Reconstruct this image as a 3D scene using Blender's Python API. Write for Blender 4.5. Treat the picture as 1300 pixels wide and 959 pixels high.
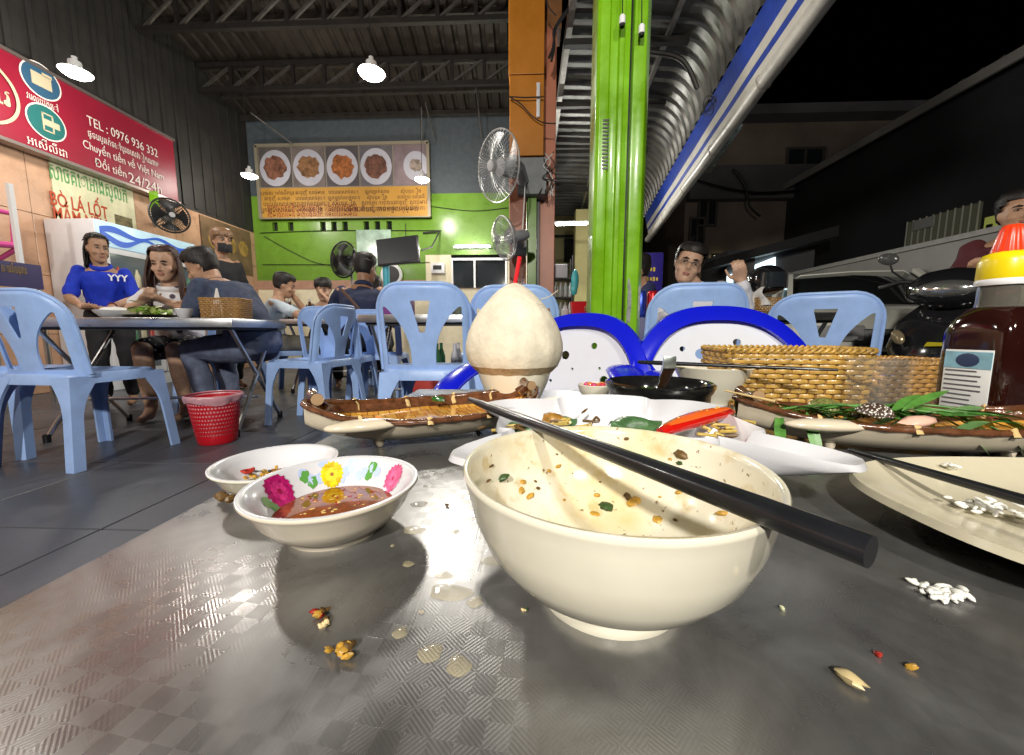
import bpy, bmesh, math, random
import numpy as np
from mathutils import Vector as V, Matrix as Mx, Euler, noise as mnoise
random.seed(7)
for o in list(bpy.data.objects): bpy.data.objects.remove(o)
S = bpy.context.scene
COL = S.collection
PI = math.pi
R = math.radians
# ---------------------------------------------------------------- camera
cam_d = bpy.data.cameras.new('camera'); cam = bpy.data.objects.new('camera', cam_d); COL.objects.link(cam)
cam_d.sensor_fit = 'HORIZONTAL'; cam_d.sensor_width = 36; cam_d.lens = 36*488/1300
cam_d.clip_start = .01; cam_d.clip_end = 600
PITCH, YAW, CAMZ = R(6.72), R(2.33), .62
cam.location = (0, 0, CAMZ); cam.rotation_euler = (PI/2-PITCH, 0, YAW)
S.camera = cam
# ---------------------------------------------------------------- night sky
W = bpy.data.worlds.new('World'); S.world = W; W.use_nodes = True
wn = W.node_tree.nodes; wl = W.node_tree.links
sky = wn.new('ShaderNodeTexSky'); sky.sky_type = 'NISHITA'; sky.sun_disc = False
sky.sun_elevation = R(-6); sky.sun_rotation = R(150); sky.altitude = 10
bg = wn['Background']; bg.inputs[1].default_value = .05
wl.new(sky.outputs[0], bg.inputs[0])
# ---------------------------------------------------------------- exposure
S.view_settings.view_transform = 'Standard'; S.view_settings.look = 'None'
S.view_settings.exposure = -.33; S.view_settings.gamma = 1
S.render.engine = 'CYCLES'
S.cycles.use_denoising = True
S.cycles.max_bounces = 7; S.cycles.diffuse_bounces = 4; S.cycles.glossy_bounces = 4
S.cycles.transmission_bounces = 6; S.cycles.transparent_max_bounces = 8
S.cycles.sample_clamp_indirect = 4; S.cycles.caustics_reflective = False; S.cycles.caustics_refractive = False
LAMP_W = 95
# ---------------------------------------------------------------- pixel helpers (photo 1300 x 959) giving world points
_f = V((-math.sin(YAW)*math.cos(PITCH), math.cos(YAW)*math.cos(PITCH), -math.sin(PITCH)))
_r = V((math.cos(YAW), math.sin(YAW), 0)); _u = _r.cross(_f)
def ray(px, py): return _f + _r*((px-650)/488) - _u*((py-479.5)/488)
def at(px, py, Y): d = ray(px, py); return V((0, 0, CAMZ)) + d*(Y/d.y)
def atz(px, py, z): d = ray(px, py); return V((0, 0, CAMZ)) + d*((z-CAMZ)/d.z)
# ---------------------------------------------------------------- materials
MATS = {}
def mat(name, col, rough=.5, metal=0., var=0., vs=12., bump=0., bs=120., trans=0., ior=1.45, emit=0., coat=0., sub=0., ecol=None, alpha=1., rvar=0., detail=4, spec=.5):
    if name in MATS: return MATS[name]
    m = bpy.data.materials.new(name); m.use_nodes = True; MATS[name] = m
    nt = m.node_tree; b = nt.nodes['Principled BSDF']; I = b.inputs
    c = (*col, 1)
    I['Base Color'].default_value = c; I['Roughness'].default_value = rough; I['Metallic'].default_value = metal
    I['Transmission Weight'].default_value = trans; I['IOR'].default_value = ior; I['Coat Weight'].default_value = coat
    I['Coat Roughness'].default_value = .08; I['Specular IOR Level'].default_value = spec
    if alpha < 1: I['Alpha'].default_value = alpha
    if sub: I['Subsurface Weight'].default_value = sub; I['Subsurface Radius'].default_value = (.01, .005, .003); I['Subsurface Scale'].default_value = .5
    if emit: I['Emission Color'].default_value = (*(ecol or col), 1); I['Emission Strength'].default_value = emit
    if var or bump or rvar:
        tc = nt.nodes.new('ShaderNodeTexCoord')
    if var or rvar:
        n = nt.nodes.new('ShaderNodeTexNoise'); n.inputs['Scale'].default_value = vs; n.inputs['Detail'].default_value = detail; n.inputs['Roughness'].default_value = .65
        nt.links.new(tc.outputs['Object'], n.inputs['Vector'])
        if var:
            rp = nt.nodes.new('ShaderNodeValToRGB'); rp.color_ramp.elements[0].position = .3; rp.color_ramp.elements[1].position = .7
            rp.color_ramp.elements[0].color = tuple(max(0, x*(1-var)) for x in col)+(1,); rp.color_ramp.elements[1].color = tuple(min(1, x*(1+var*.6)) for x in col)+(1,)
            nt.links.new(n.outputs[0], rp.inputs[0]); nt.links.new(rp.outputs[0], I['Base Color'])
        if rvar:
            mr = nt.nodes.new('ShaderNodeMapRange'); mr.inputs[1].default_value = .3; mr.inputs[2].default_value = .7; mr.inputs[3].default_value = max(.02, rough-rvar); mr.inputs[4].default_value = rough+rvar
            nt.links.new(n.outputs[0], mr.inputs[0]); nt.links.new(mr.outputs[0], I['Roughness'])
    if bump:
        n2 = nt.nodes.new('ShaderNodeTexNoise'); n2.inputs['Scale'].default_value = bs; n2.inputs['Detail'].default_value = 5
        nt.links.new(tc.outputs['Object'], n2.inputs['Vector'])
        bp = nt.nodes.new('ShaderNodeBump'); bp.inputs['Strength'].default_value = bump; bp.inputs['Distance'].default_value = .2/bs
        nt.links.new(n2.outputs[0], bp.inputs['Height']); nt.links.new(bp.outputs[0], I['Normal'])
    return m
def nodes_of(m): return m.node_tree.nodes, m.node_tree.links, m.node_tree.nodes['Principled BSDF']
# ---------------------------------------------------------------- mesh builder
class MB:
    def __init__(s): s.v = []; s.f = []; s.mi = []
    def add(s, vs, fs, m=0):
        n = len(s.v); s.v += [tuple(p) for p in vs]; s.f += [tuple(i+n for i in f) for f in fs]; s.mi += [m]*len(fs); return s
    def box(s, c, d, rot=None, m=0):
        x, y, z = d[0]/2, d[1]/2, d[2]/2
        vs = [V(p) for p in ((-x,-y,-z),(x,-y,-z),(x,y,-z),(-x,y,-z),(-x,-y,z),(x,-y,z),(x,y,z),(-x,y,z))]
        if rot is not None:
            r = rot if isinstance(rot, Mx) else Euler(rot).to_matrix()
            vs = [r @ p for p in vs]
        return s.add([p+V(c) for p in vs], [(3,2,1,0),(4,5,6,7),(0,1,5,4),(1,2,6,5),(2,3,7,6),(3,0,4,7)], m)
    def bar(s, a, b, w, h=None, m=0):
        a, b = V(a), V(b); d = b-a; h = h or w
        r = d.to_track_quat('Y', 'Z').to_matrix()
        return s.box((a+b)/2, (w, d.length, h), r, m)
    def rings(s, rs, cap=True, m=0, closed=True):
        n = len(rs[0]); vs = [p for r in rs for p in r]; fs = []
        k = n if closed else n-1
        for i in range(len(rs)-1):
            for j in range(k):
                a = i*n+j; b = i*n+(j+1) % n; fs.append((a, b, b+n, a+n))
        if cap and closed: fs.append(tuple(range(n-1, -1, -1))); fs.append(tuple((len(rs)-1)*n+j for j in range(n)))
        return s.add(vs, fs, m)
    def tube(s, pts, r, seg=10, cap=True, flat=1., m=0, up=None, round_end=False):
        pts = [V(p) for p in pts]; n = len(pts)
        rr = list(r) if hasattr(r, '__len__') else [r]*n
        if round_end:
            d0 = (pts[0]-pts[1]).normalized(); d1 = (pts[-1]-pts[-2]).normalized()
            pts = [pts[0]+d0*rr[0]*.9, pts[0]+d0*rr[0]*.6]+pts+[pts[-1]+d1*rr[-1]*.6, pts[-1]+d1*rr[-1]*.9]
            rr = [rr[0]*.35, rr[0]*.8]+rr+[rr[-1]*.8, rr[-1]*.35]; n = len(pts)
        T = [((pts[min(i+1, n-1)]-pts[max(i-1, 0)]).normalized()) for i in range(n)]
        u = V(up) if up is not None else (V((0,0,1)) if abs(T[0].z) < .9 else V((1,0,0)))
        rs = []
        for i in range(n):
            u = (u-T[i]*u.dot(T[i])); u = u.normalized() if u.length > 1e-6 else T[i].orthogonal().normalized()
            w = T[i].cross(u)
            rs.append([pts[i]+w*(math.cos(2*PI*j/seg)*rr[i])+u*(math.sin(2*PI*j/seg)*rr[i]*flat) for j in range(seg)])
        return s.rings(rs, cap, m)
    def lathe(s, prof, seg=48, c=(0,0,0), m=0, sx=1., sy=1., wob=0., cap=False):
        c = V(c); rs = []
        for (r, z) in prof:
            rs.append([c+V((math.cos(2*PI*j/seg)*r*sx*(1+wob*math.sin(3*2*PI*j/seg+z*40)), math.sin(2*PI*j/seg)*r*sy, z)) for j in range(seg)])
        n = len(rs); vs = [p for q in rs for p in q]; fs = []
        for i in range(n-1):
            for j in range(seg):
                a = i*seg+j; b = i*seg+(j+1) % seg; fs.append((a, b, b+seg, a+seg))
        if cap and prof[0][0] > 1e-5: fs.append(tuple(range(seg-1, -1, -1)))
        if cap and prof[-1][0] > 1e-5: fs.append(tuple((n-1)*seg+j for j in range(seg)))
        return s.add(vs, fs, m)
    def ball(s, c, r, seg=12, m=0, rot=None):
        r = r if hasattr(r, '__len__') else (r, r, r); rs = []
        k = max(4, seg//2)
        q = (Euler(rot).to_matrix() if rot is not None and not isinstance(rot, Mx) else rot)
        for i in range(k+1):
            t = PI*(.02+.96*i/k)-PI/2; ring = []
            for j in range(seg):
                a = 2*PI*j/seg; p = V((math.cos(t)*math.cos(a)*r[0], math.cos(t)*math.sin(a)*r[1], math.sin(t)*r[2]))
                ring.append(V(c)+(q @ p if q is not None else p))
            rs.append(ring)
        return s.rings(rs, True, m)
    def prism(s, poly, z0, z1, mp=None, m=0):
        n = len(poly); mp = mp or (lambda x, y, z: (x, y, z))
        vs = [mp(x, y, z0) for x, y in poly]+[mp(x, y, z1) for x, y in poly]
        fs = [tuple(range(n-1, -1, -1)), tuple(range(n, 2*n))]+[(i, (i+1) % n, n+(i+1) % n, n+i) for i in range(n)]
        return s.add(vs, fs, m)
    def grid(s, fn, nu, nv, m=0, thick=None):
        vs = [fn(i/nu, j/nv) for i in range(nu+1) for j in range(nv+1)]
        return s.add(vs, [(i*(nv+1)+j, (i+1)*(nv+1)+j, (i+1)*(nv+1)+j+1, i*(nv+1)+j+1) for i in range(nu) for j in range(nv)], m)
    def panel(s, f, x0, x1, z0, z1, n, th, mp, m=0, wrap=False):
        h = (x1-x0)/n; k = max(1, round((z1-z0)/h)); hz = (z1-z0)/k
        keep = set()
        for i in range(n):
            for j in range(k):
                if f(x0+(i+.5)*h, z0+(j+.5)*hz) < 0: keep.add((i, j))
        use = {}
        for (i, j) in keep:
            for a, b in ((i, j), (i+1, j), (i+1, j+1), (i, j+1)):
                if wrap: a %= n
                use[(a, b)] = use.get((a, b), 0)+1
        idx = {}; top = []; bot = []
        for (a, b), cnt in use.items():
            x, z = x0+a*h, z0+b*hz
            if cnt < 4:
                for _ in range(3):
                    e = h*.2; v = f(x, z); gx = (f(x+e, z)-f(x-e, z))/(2*e); gz = (f(x, z+e)-f(x, z-e))/(2*e); g2 = gx*gx+gz*gz
                    if g2 < 1e-9: break
                    t = max(-.75*h, min(.75*h, v/math.sqrt(g2)))*.8; x -= t*gx/math.sqrt(g2); z -= t*gz/math.sqrt(g2)
            idx[(a, b)] = len(top); top.append(mp(x, z, th/2)); bot.append(mp(x, z, -th/2))
        N = len(top); fs = []
        W_ = (lambda a: a % n) if wrap else (lambda a: a)
        for (i, j) in keep:
            q = [idx[(W_(i), j)], idx[(W_(i+1), j)], idx[(W_(i+1), j+1)], idx[(W_(i), j+1)]]
            fs.append(tuple(q)); fs.append(tuple(x+N for x in reversed(q)))
            for di, dj, e in ((-1,0,(3,0)), (1,0,(1,2)), (0,-1,(0,1)), (0,1,(2,3))):
                ii = W_(i+di) if wrap else i+di
                if (ii, j+dj) not in keep: fs.append((q[e[1]], q[e[0]], q[e[0]]+N, q[e[1]]+N))
        return s.add(top+bot, fs, m)
    def xf(s, mt, start=0):
        s.v[start:] = [tuple(mt @ V(p)) for p in s.v[start:]]; return s
    def mesh(s, name, mats, smooth=35., bevel=0., bseg=2, merge=True):
        me = bpy.data.meshes.new(name); me.from_pydata(s.v, [], s.f)
        mats = mats if isinstance(mats, (list, tuple)) else [mats]
        for k in mats: me.materials.append(k)
        if len(mats) > 1: me.polygons.foreach_set('material_index', s.mi)
        if bevel or merge:
            bm = bmesh.new(); bm.from_mesh(me)
            if merge: bmesh.ops.remove_doubles(bm, verts=bm.verts, dist=1e-6)
            bmesh.ops.recalc_face_normals(bm, faces=bm.faces)
            if bevel:
                ed = [e for e in bm.edges if len(e.link_faces) == 2 and e.calc_face_angle(0) > R(30)]
                bmesh.ops.bevel(bm, geom=ed, offset=bevel, segments=bseg, profile=.5, affect='EDGES', clamp_overlap=True)
            bm.to_mesh(me); bm.free()
        if smooth:
            me.polygons.foreach_set('use_smooth', [True]*len(me.polygons)); me.set_sharp_from_angle(angle=R(smooth))
        return me
    def build(s, name, mats, parent=None, loc=None, rot=None, **k):
        return link(name, s.mesh(name, mats, **k), parent, loc, rot)
def link(name, me, parent=None, loc=None, rot=None):
    o = bpy.data.objects.new(name, me); COL.objects.link(o)
    if parent is not None: o.parent = parent
    if loc is not None: o.location = loc
    if rot is not None: o.rotation_euler = rot
    return o
def tag(o, label, cat, group=None):
    o['label'] = label; o['category'] = cat
    if group: o['group'] = group
    return o
def thing(name, label, cat, loc=(0,0,0), rot=(0,0,0), group=None):
    o = link(name, None, None, loc, rot); return tag(o, label, cat, group)
def struct(o): o['kind'] = 'structure'; return o
def kids(o): return [c for c in COL.objects if c.parent == o]
def dup(root, loc, rot, label=None, group=None, scale=None):
    r = root.copy(); COL.objects.link(r); r.location = loc; r.rotation_euler = rot
    if scale: r.scale = scale
    if label: r['label'] = label
    if group: r['group'] = group
    for ch in kids(root):
        c = ch.copy(); COL.objects.link(c); c.parent = r
        for g in kids(ch):
            d = g.copy(); COL.objects.link(d); d.parent = c
    return r
def text_mesh(body, size, M, name, parent, material, bold=0., align='LEFT', extrude=.0008, shear=0., space=1.):
    cu = bpy.data.curves.new('t', 'FONT'); cu.body = body; cu.size = size; cu.extrude = extrude; cu.offset = bold; cu.align_x = align; cu.shear = shear; cu.space_character = space; cu.resolution_u = 3
    o = bpy.data.objects.new('t', cu); COL.objects.link(o)
    me = bpy.data.meshes.new_from_object(o.evaluated_get(bpy.context.evaluated_depsgraph_get()))
    bpy.data.objects.remove(o); bpy.data.curves.remove(cu)
    me.transform(M); me.materials.clear(); me.materials.append(material)
    return link(name, me, parent)
def frame(origin, ex, ey):
    ex, ey = V(ex).normalized(), V(ey).normalized(); ez = ex.cross(ey)
    m = Mx.Identity(4)
    for i in range(3): m[i][0] = ex[i]; m[i][1] = ey[i]; m[i][2] = ez[i]; m[i][3] = origin[i]
    return m
def remesh(mb, name, mats, voxel, smooth=4, parent=None):
    me = mb.mesh('tmp', mats, smooth=0); o = bpy.data.objects.new('tmp', me); COL.objects.link(o)
    a = o.modifiers.new('r', 'REMESH'); a.mode = 'VOXEL'; a.voxel_size = voxel
    if smooth: b = o.modifiers.new('s', 'SMOOTH'); b.factor = .5; b.iterations = smooth
    m2 = bpy.data.meshes.new_from_object(o.evaluated_get(bpy.context.evaluated_depsgraph_get()))
    bpy.data.objects.remove(o); bpy.data.meshes.remove(me)
    m2.polygons.foreach_set('use_smooth', [True]*len(m2.polygons)); m2.name = name
    if not m2.materials: m2.materials.append(mats if not isinstance(mats, (list, tuple)) else mats[0])
    return link(name, m2, parent)
def smoothpath(pts, n=6):
    pts = [V(p) for p in pts]; out = []
    for i in range(len(pts)-1):
        p0 = pts[max(i-1, 0)]; p1 = pts[i]; p2 = pts[i+1]; p3 = pts[min(i+2, len(pts)-1)]
        for k in range(n):
            t = k/n; out.append(.5*((2*p1)+(p2-p0)*t+(2*p0-5*p1+4*p2-p3)*t*t+(3*p1-p0-3*p2+p3)*t**3))
    return out+[pts[-1]]
# shared materials
steel = mat('stainless_steel', (.60,.60,.61), .32, 1, rvar=.08, vs=5)
dsteel = mat('dark_painted_steel', (.045,.042,.04), .55, .2, var=.4, vs=8)
wireM = mat('black_cable', (.012,.012,.013), .5)
chromeM = mat('chrome', (.75,.75,.76), .08, 1)
blackp = mat('black_plastic', (.012,.012,.014), .35)
whitep = mat('white_plastic', (.75,.75,.76), .35)
# ================================================================ THE PLACE
# ---- ground and floor
asph = mat('asphalt', (.05,.05,.052), .85, var=.35, vs=3, bump=.5, bs=150)
struct(MB().grid(lambda u, v: (-80+u*200, -60+v*260, -.13), 4, 4).build('road', asph))
FX0, FX1 = -4.95, 2.05
conc = mat('floor_bedding', (.035,.035,.037), .8, var=.3)
fl = MB()
fl.box(((FX0-.45)/2-.2, 2.5, -.07), (abs(FX0)-.45+.0, 9.0, .115)); fl.box((.85-.3+.35, 4.27+1.4, -.07), (2.9, 8.6, .115))
floor = struct(fl.build('floor', conc, smooth=0))
tileM = mat('dark_floor_tile', (.075,.08,.095), .38, var=.25, vs=2.2, rvar=.12, bump=.15, bs=60)
tm = {}
for i in range(12):
    for j in range(16):
        x = FX0+.3+i*.6; y = -1.6+j*.6
        if x > -.5 and y < 1.6: continue
        if x > FX1-.2: continue
        k = (i*7+j*13) % 3
        if k not in tm: tm[k] = MB().box((0,0,0), (.594,.594,.012)).mesh('tile', tileM, bevel=.002, bseg=1)
        link('tile', tm[k], floor, (x, y, -.0065+.0006*((i*5+j*3) % 3)), (0,0,PI/2*((i+j) % 4)))
# ---- left wall
wallM = mat('dark_sheet_wall', (.026,.024,.022), .6, var=.3, vs=4)
peach = mat('peach_wall_tile', (.50,.30,.19), .3, var=.25, vs=3.5, rvar=.08)
lw = thing('left_wall', 'long side wall of peach stone tiles with dark sheeting above', 'wall', (0,0,0))
MB().box((-5.05,2.6,2.5), (.18,10.2,5.6)).build('wall_core', wallM, lw, smooth=0)
pm = MB().box((0,0,0), (.02,.796,.596)).mesh('tile', peach, bevel=.003, bseg=1)
for i in range(11):
    for j in range(4):
        link('tile', pm, lw, (-4.952, -1.4+i*.8, .3+j*.6), (PI*((i+j) % 2),0,0))
# vertical ribs of the sheeting above
for i in range(44):
    MB().box((-4.95, -1.8+i*.2, 3.8), (.018,.05,2.7)).build('sheet_rib', wallM, lw, smooth=0)
# ---- back wall
green = mat('green_wall_paint', (.15,.30,.03), .28, var=.22, vs=1.5, rvar=.12)
upg = mat('slate_wall_paint', (.07,.085,.095), .55, var=.2)
bandM = mat('brown_dado_band', (.42,.24,.17), .45, var=.2)
creamW = mat('cream_wall_paint', (.78,.70,.50), .5, var=.1)
bw = thing('back_wall', 'green painted back wall with cream base and slate upper part', 'wall')
BY = 7.0
MB().box((-2.5,BY+.13,2.2), (5.1,.1,4.9)).build('wall_core', mat('vent_dark', (.01,.012,.01), .9), bw, smooth=0)
def strip(name, x0, x1, z0, z1, m, y0=BY, t=.07): return MB().box(((x0+x1)/2, y0+t/2, (z0+z1)/2), (x1-x0, t, z1-z0)).build(name, m, bw, smooth=0)
zh0, zh1 = at(400,293,BY).z, at(400,282,BY).z
strip('cream_base', -4.95, -.02, 0, 1.40, creamW)
strip('dado_band', -4.95, -1.83, 1.40, 1.555, bandM, BY-.012, .085)
strip('green_panel', -4.95, -1.83, 1.555, zh0, green)
strip('green_panel', -4.95, -.02, zh1, 3.03, green)
strip('slate_panel', -4.95, -.02, 3.03, 4.7, upg)
hx = [at(p, 287, BY).x for p in (349,369,410,424,438,465,479,494)]
edges = [-4.95]
for x in hx: edges += [x-.05, x+.05]
edges.append(-1.83)
for k in range(0, len(edges), 2): strip('green_panel', edges[k], edges[k+1], zh0, zh1, green)
# right end: cream return with dark glass window
wx0, wx1, wz0, wz1 = at(573,350,BY).x, at(644,350,BY).x, at(600,366,BY).z, at(600,328,BY).z
strip('green_panel', -1.83, -.02, wz1+.06, zh1, green)
strip('cream_panel', -1.83, wx0, 1.40, wz1+.06, creamW, BY-.006)
strip('cream_panel', wx1, -.02, 1.40, wz1+.06, creamW, BY-.006)
strip('brown_sill', wx0, wx1, 1.40, wz0, bandM, BY-.02, .09)
glassD = mat('dark_window_glass', (.03,.035,.04), .06, 0, spec=.9)
win = MB().box(((wx0+wx1)/2, BY+.03, (wz0+wz1)/2), (wx1-wx0-.01,.02,wz1-wz0-.01)).build('window_pane', glassD, bw, smooth=0)
fr = MB()
for x in (wx0+.02, wx0+(wx1-wx0)*.42, wx1-.02): fr.box((x, BY+.0, (wz0+wz1)/2), (.03,.05,wz1-wz0-.004))
fr.box(((wx0+wx1)/2, BY-.001, wz1-.02), (wx1-wx0,.05,.04)).build('window_frame', mat('alu_frame', (.5,.5,.5), .4, .8), win, smooth=0)
# trim wires on the green wall
for k, pts in enumerate([[(330,296),(420,293),(560,293)], [(335,300),(375,322),(412,336),(470,336)], [(333,336),(480,336),(545,333)], [(545,262),(600,268),(645,264)], [(515,284),(515,300)]]):
    MB().tube(smoothpath([at(p[0],p[1],BY-.02) for p in pts], 8), .006, 6).build('wire', wireM, bw)
# corner bracket arm for the television
MB().tube([at(537,296,BY-.03), at(558,294,BY-.05), at(548,314,BY-.4), at(535,318,BY-.6)], .014, 6).build('wall_bracket', dsteel, bw)
# ---- roof over the hall
roofM = mat('old_corrugated_roof', (.042,.034,.026), .55, .35, var=.35, vs=3, rvar=.1)
def roofz(y): return 4.3+.3*(7-y) if y > 2.5 else 5.65-.3*(2.5-y)
rf = thing('hall_roof', 'dark corrugated metal roof over the dining hall', 'roof')
prof = []
x = -5.15
while x < .25:
    for dx, h in ((0,0), (.10,0), (.125,.035), (.165,.035), (.19,0)): prof.append((x+dx, h))
    x += .19
for (y0, y1) in ((-2.5,2.5), (2.5,7.15)):
    MB().grid(lambda u, v, y0=y0, y1=y1: (prof[round(u*(len(prof)-1))][0], y0+v*(y1-y0), roofz(y0+v*(y1-y0))+prof[round(u*(len(prof)-1))][1]), len(prof)-1, 6).build('roof_sheet', roofM, rf, smooth=0)
purl = mat('purlin_steel', (.05,.043,.037), .5, .4, var=.3)
for y in (2.9,3.6,4.3,4.75,5.45,6.05,6.5,6.9):
    MB().box((-2.4,y,roofz(y)-.045), (5.2,.05,.08), (-.29,0,0)).build('purlin', purl, rf, smooth=0)
trM = mat('truss_steel', (.024,.021,.019), .5, .3, var=.3)
trL = mat('truss_web_steel', (.10,.092,.085), .45, .5, var=.3)
for y, zt, zb, lab in ((5.13,4.80,4.40,'dark lattice roof truss spanning hall above the round lamps'), (6.0,4.54,4.20,'dark lattice roof truss spanning hall just before the menu board'), (3.6,5.2,4.8,'dark lattice roof truss above the front row of hall lamps')):
    t = thing('roof_truss', lab, 'truss', (0,0,0), group='lattice trusses under the hall roof')
    MB().box((-2.4,y,zt), (5.0,.06,.07)).build('top_chord', trM, t, smooth=0)
    MB().box((-2.4,y,zb), (5.0,.06,.06)).build('bottom_chord', trM, t, smooth=0)
    for k in range(11):
        x0 = -4.85+k*.47
        MB().bar((x0,y,zb+.03), (x0+.42,y,zt-.035), .03).build('brace', trL, t, smooth=0)
        MB().box((x0+.445,y,(zt+zb)/2), (.045,.04,zt-zb-.066)).build('post', trM, t, smooth=0)
# loose rods and conduit seen under the roof
for a, b in (((535,136),(535,178)), ((540,130),(551,174)), ((603,100),(612,176)), ((318,143),(372,183))):
    tag(MB().tube([at(*a,6.4), at(*b,6.7)], .012, 6).build('hanger_rod', trL), 'thin steel rod hanging under the hall roof near the menu board', 'rod', 'thin rods under the hall roof')
# ---- menu board
mb_ = thing('menu_board', 'wide yellow menu board with five dish photographs on green wall', 'menu board')
my = BY-.09
x0, x1 = at(330,230,my).x, at(543,230,my).x; z0, z1, zm = at(430,277,my).z, at(430,184,my).z, at(430,238,my).z
MB().box(((x0+x1)/2,my+.03,(z0+z1)/2), (x1-x0,.05,z1-z0)).build('backing', mat('board_back', (.2,.17,.14), .6), mb_, smooth=0)
yel = mat('menu_yellow_print', (.46,.24,.04), .45, var=.12, vs=2)
MB().box(((x0+x1)/2,my,(z0+zm)/2), (x1-x0-.01,.012,zm-z0)).build('text_panel', yel, mb_, smooth=0)
frm = mat('board_frame', (.30,.26,.19), .45, .3)
MB().box(((x0+x1)/2,my-.005,z1), (x1-x0+.06,.06,.05)).box((x0-.02,my-.005,(z0+z1)/2), (.05,.06,z1-z0)).box((x1+.02,my-.005,(z0+z1)/2), (.05,.06,z1-z0)).box(((x0+x1)/2,my-.005,z0), (x1-x0+.06,.05,.02)).build('board_frame', frm, mb_, smooth=0)
inkM = mat('menu_ink', (.09,.03,.015), .6); inkR = mat('menu_red_ink', (.25,.03,.02), .6)
plateW = mat('printed_plate', (.40,.39,.44), .5, var=.1, vs=4)
fotoB = [mat('photo_back_%d' % k, c, .5, var=.35, vs=3) for k, c in enumerate([(.10,.085,.08),(.16,.13,.12),(.08,.07,.075),(.11,.10,.11),(.20,.15,.16)])]
foods = [mat('printed_dish_%d' % k, c, .5, var=.75, vs=14, detail=6) for k, c in enumerate([(.19,.08,.05),(.22,.11,.05),(.30,.10,.03),(.14,.06,.04),(.3,.24,.2)])]
w5 = (x1-x0)/5
for k in range(5):
    cx = x0+(k+.5)*w5
    MB().box((cx,my,(zm+z1)/2), (w5-.035,.012,z1-zm-.04)).build('dish_photo', fotoB[k], mb_, smooth=0)
    ph = kids(mb_)[-1]
    pr = [(math.cos(2*PI*j/40)*.275*(.78 if k == 4 else 1), math.sin(2*PI*j/40)*.30*(.8 if k == 4 else 1)) for j in range(40)]
    off = .1 if k == 4 else 0
    MB().prism([(cx+off+a, (zm+z1)/2-.02+b) for a, b in pr if (zm+z1)/2-.02+b > zm+.03], 0, .003, lambda a, b, c: (a, my-.007-c, b)).build('printed_plate', plateW, ph, smooth=0)
    rr = random.Random(k)
    fo = [(math.cos(2*PI*j/22)*(.17+.05*rr.random())*(.55 if k == 4 else 1), math.sin(2*PI*j/22)*(.16+.06*rr.random())*(.55 if k == 4 else 1)) for j in range(22)]
    MB().prism([(cx+off+a, (zm+z1)/2-.01+b) for a, b in fo], .004, .007, lambda a, b, c: (a, my-.007-c, b)).build('printed_food', foods[k], ph, smooth=0)
    kh = ['សាច់គោអាំងទឹកប្រហុក', 'ឆាខ្ញី សាច់មាន់', 'បាយឆាសាច់គោ', 'ឡុកឡាក់សាច់គោ', 'ស៊ុបគ្រឿង']
    for r_ in range(4):
        s_ = kh[(k+r_) % 5][:16-(r_*3+k*2) % 7]
        text_mesh(s_, .085 if r_ < 2 else .10, frame((cx,my-.008,zm-.11-r_*.095), (1,0,0), (0,0,1)), 'menu_text', mb_, inkM, align='CENTER')
for r_ in range(3):
    text_mesh('សូមស្វាគមន៍ ម្ហូបឆ្ងាញ់ តម្លៃសមរម្យ', .10, frame((x0+.1,my-.008,z0+.17-r_*.07), (1,0,0), (0,0,1)), 'menu_text', mb_, inkR)
text_mesh('ភោជនីយដ្ឋានទទួលកុម្ម៉ង់', .12, frame((x0+1.5,my-.008,z0+.10), (1,0,0), (0,0,1)), 'menu_text', mb_, inkM)
# ---- red money-transfer sign on the left wall
def atx(px, py, X): d = ray(px, py); return V((0,0,CAMZ))+d*(X/d.x)
SX = -4.80
rs = thing('red_sign', 'long crimson money exchange sign with white phone number', 'sign')
redM = mat('crimson_sign_print', (.21,.006,.022), .4, var=.1, vs=2); wink = mat('sign_white_print', (.62,.55,.50), .5)
yA, yB = 2.0, atx(222,200,SX).y; za, zb_ = atx(222,255,SX).z, atx(219,179,SX).z
MB().box((SX-.05,(yA+yB)/2,(za+zb_)/2), (.09,yB-yA,zb_-za)).build('sign_panel', redM, rs, bevel=.004, smooth=0)
MB().box((SX-.045,(yA+yB)/2,za-.015), (.12,yB-yA+.02,.03)).box((SX-.045,(yA+yB)/2,zb_+.015), (.12,yB-yA+.02,.03)).build('sign_frame', mat('sign_frame_metal', (.35,.3,.28), .3, .8), rs, smooth=0)
def walltext(body, l, r_, h, m=wink, par=rs, X=SX+.001, bold=0., name='lettering'):
    p, q = atx(l[0], l[1], X), atx(r_[0], l[1]+.42*(r_[0]-l[0]), X)
    o = text_mesh(body, h, frame(p, (0,1,0), (0,0,1)), name, par, m, bold)
    ys = [v.co.y for v in o.data.vertices]; w = max(ys)-min(ys)
    k = (q.y-p.y)/w
    for v in o.data.vertices: v.co.y = p.y+(v.co.y-min(ys))*k
    return o
walltext('TEL : 0976 936 332', (111,158), (200,0), .14)
walltext('ផ្ទេរប្រាក់ទៅប្រទេសវៀតណាម', (112,173), (201,0), .10)
walltext('Chuyển tiền về Việt Nam', (106,187), (208,0), .12)
walltext('Đổi tiền', (121,211), (161,0), .125)
walltext('24/24h', (164,231), (206,0), .165)
walltext('វេរលុយក្រៅ', (34,124), (74,0), .085); walltext('អេស៊ីលីដា', (35,182), (86,0), .11)
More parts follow.
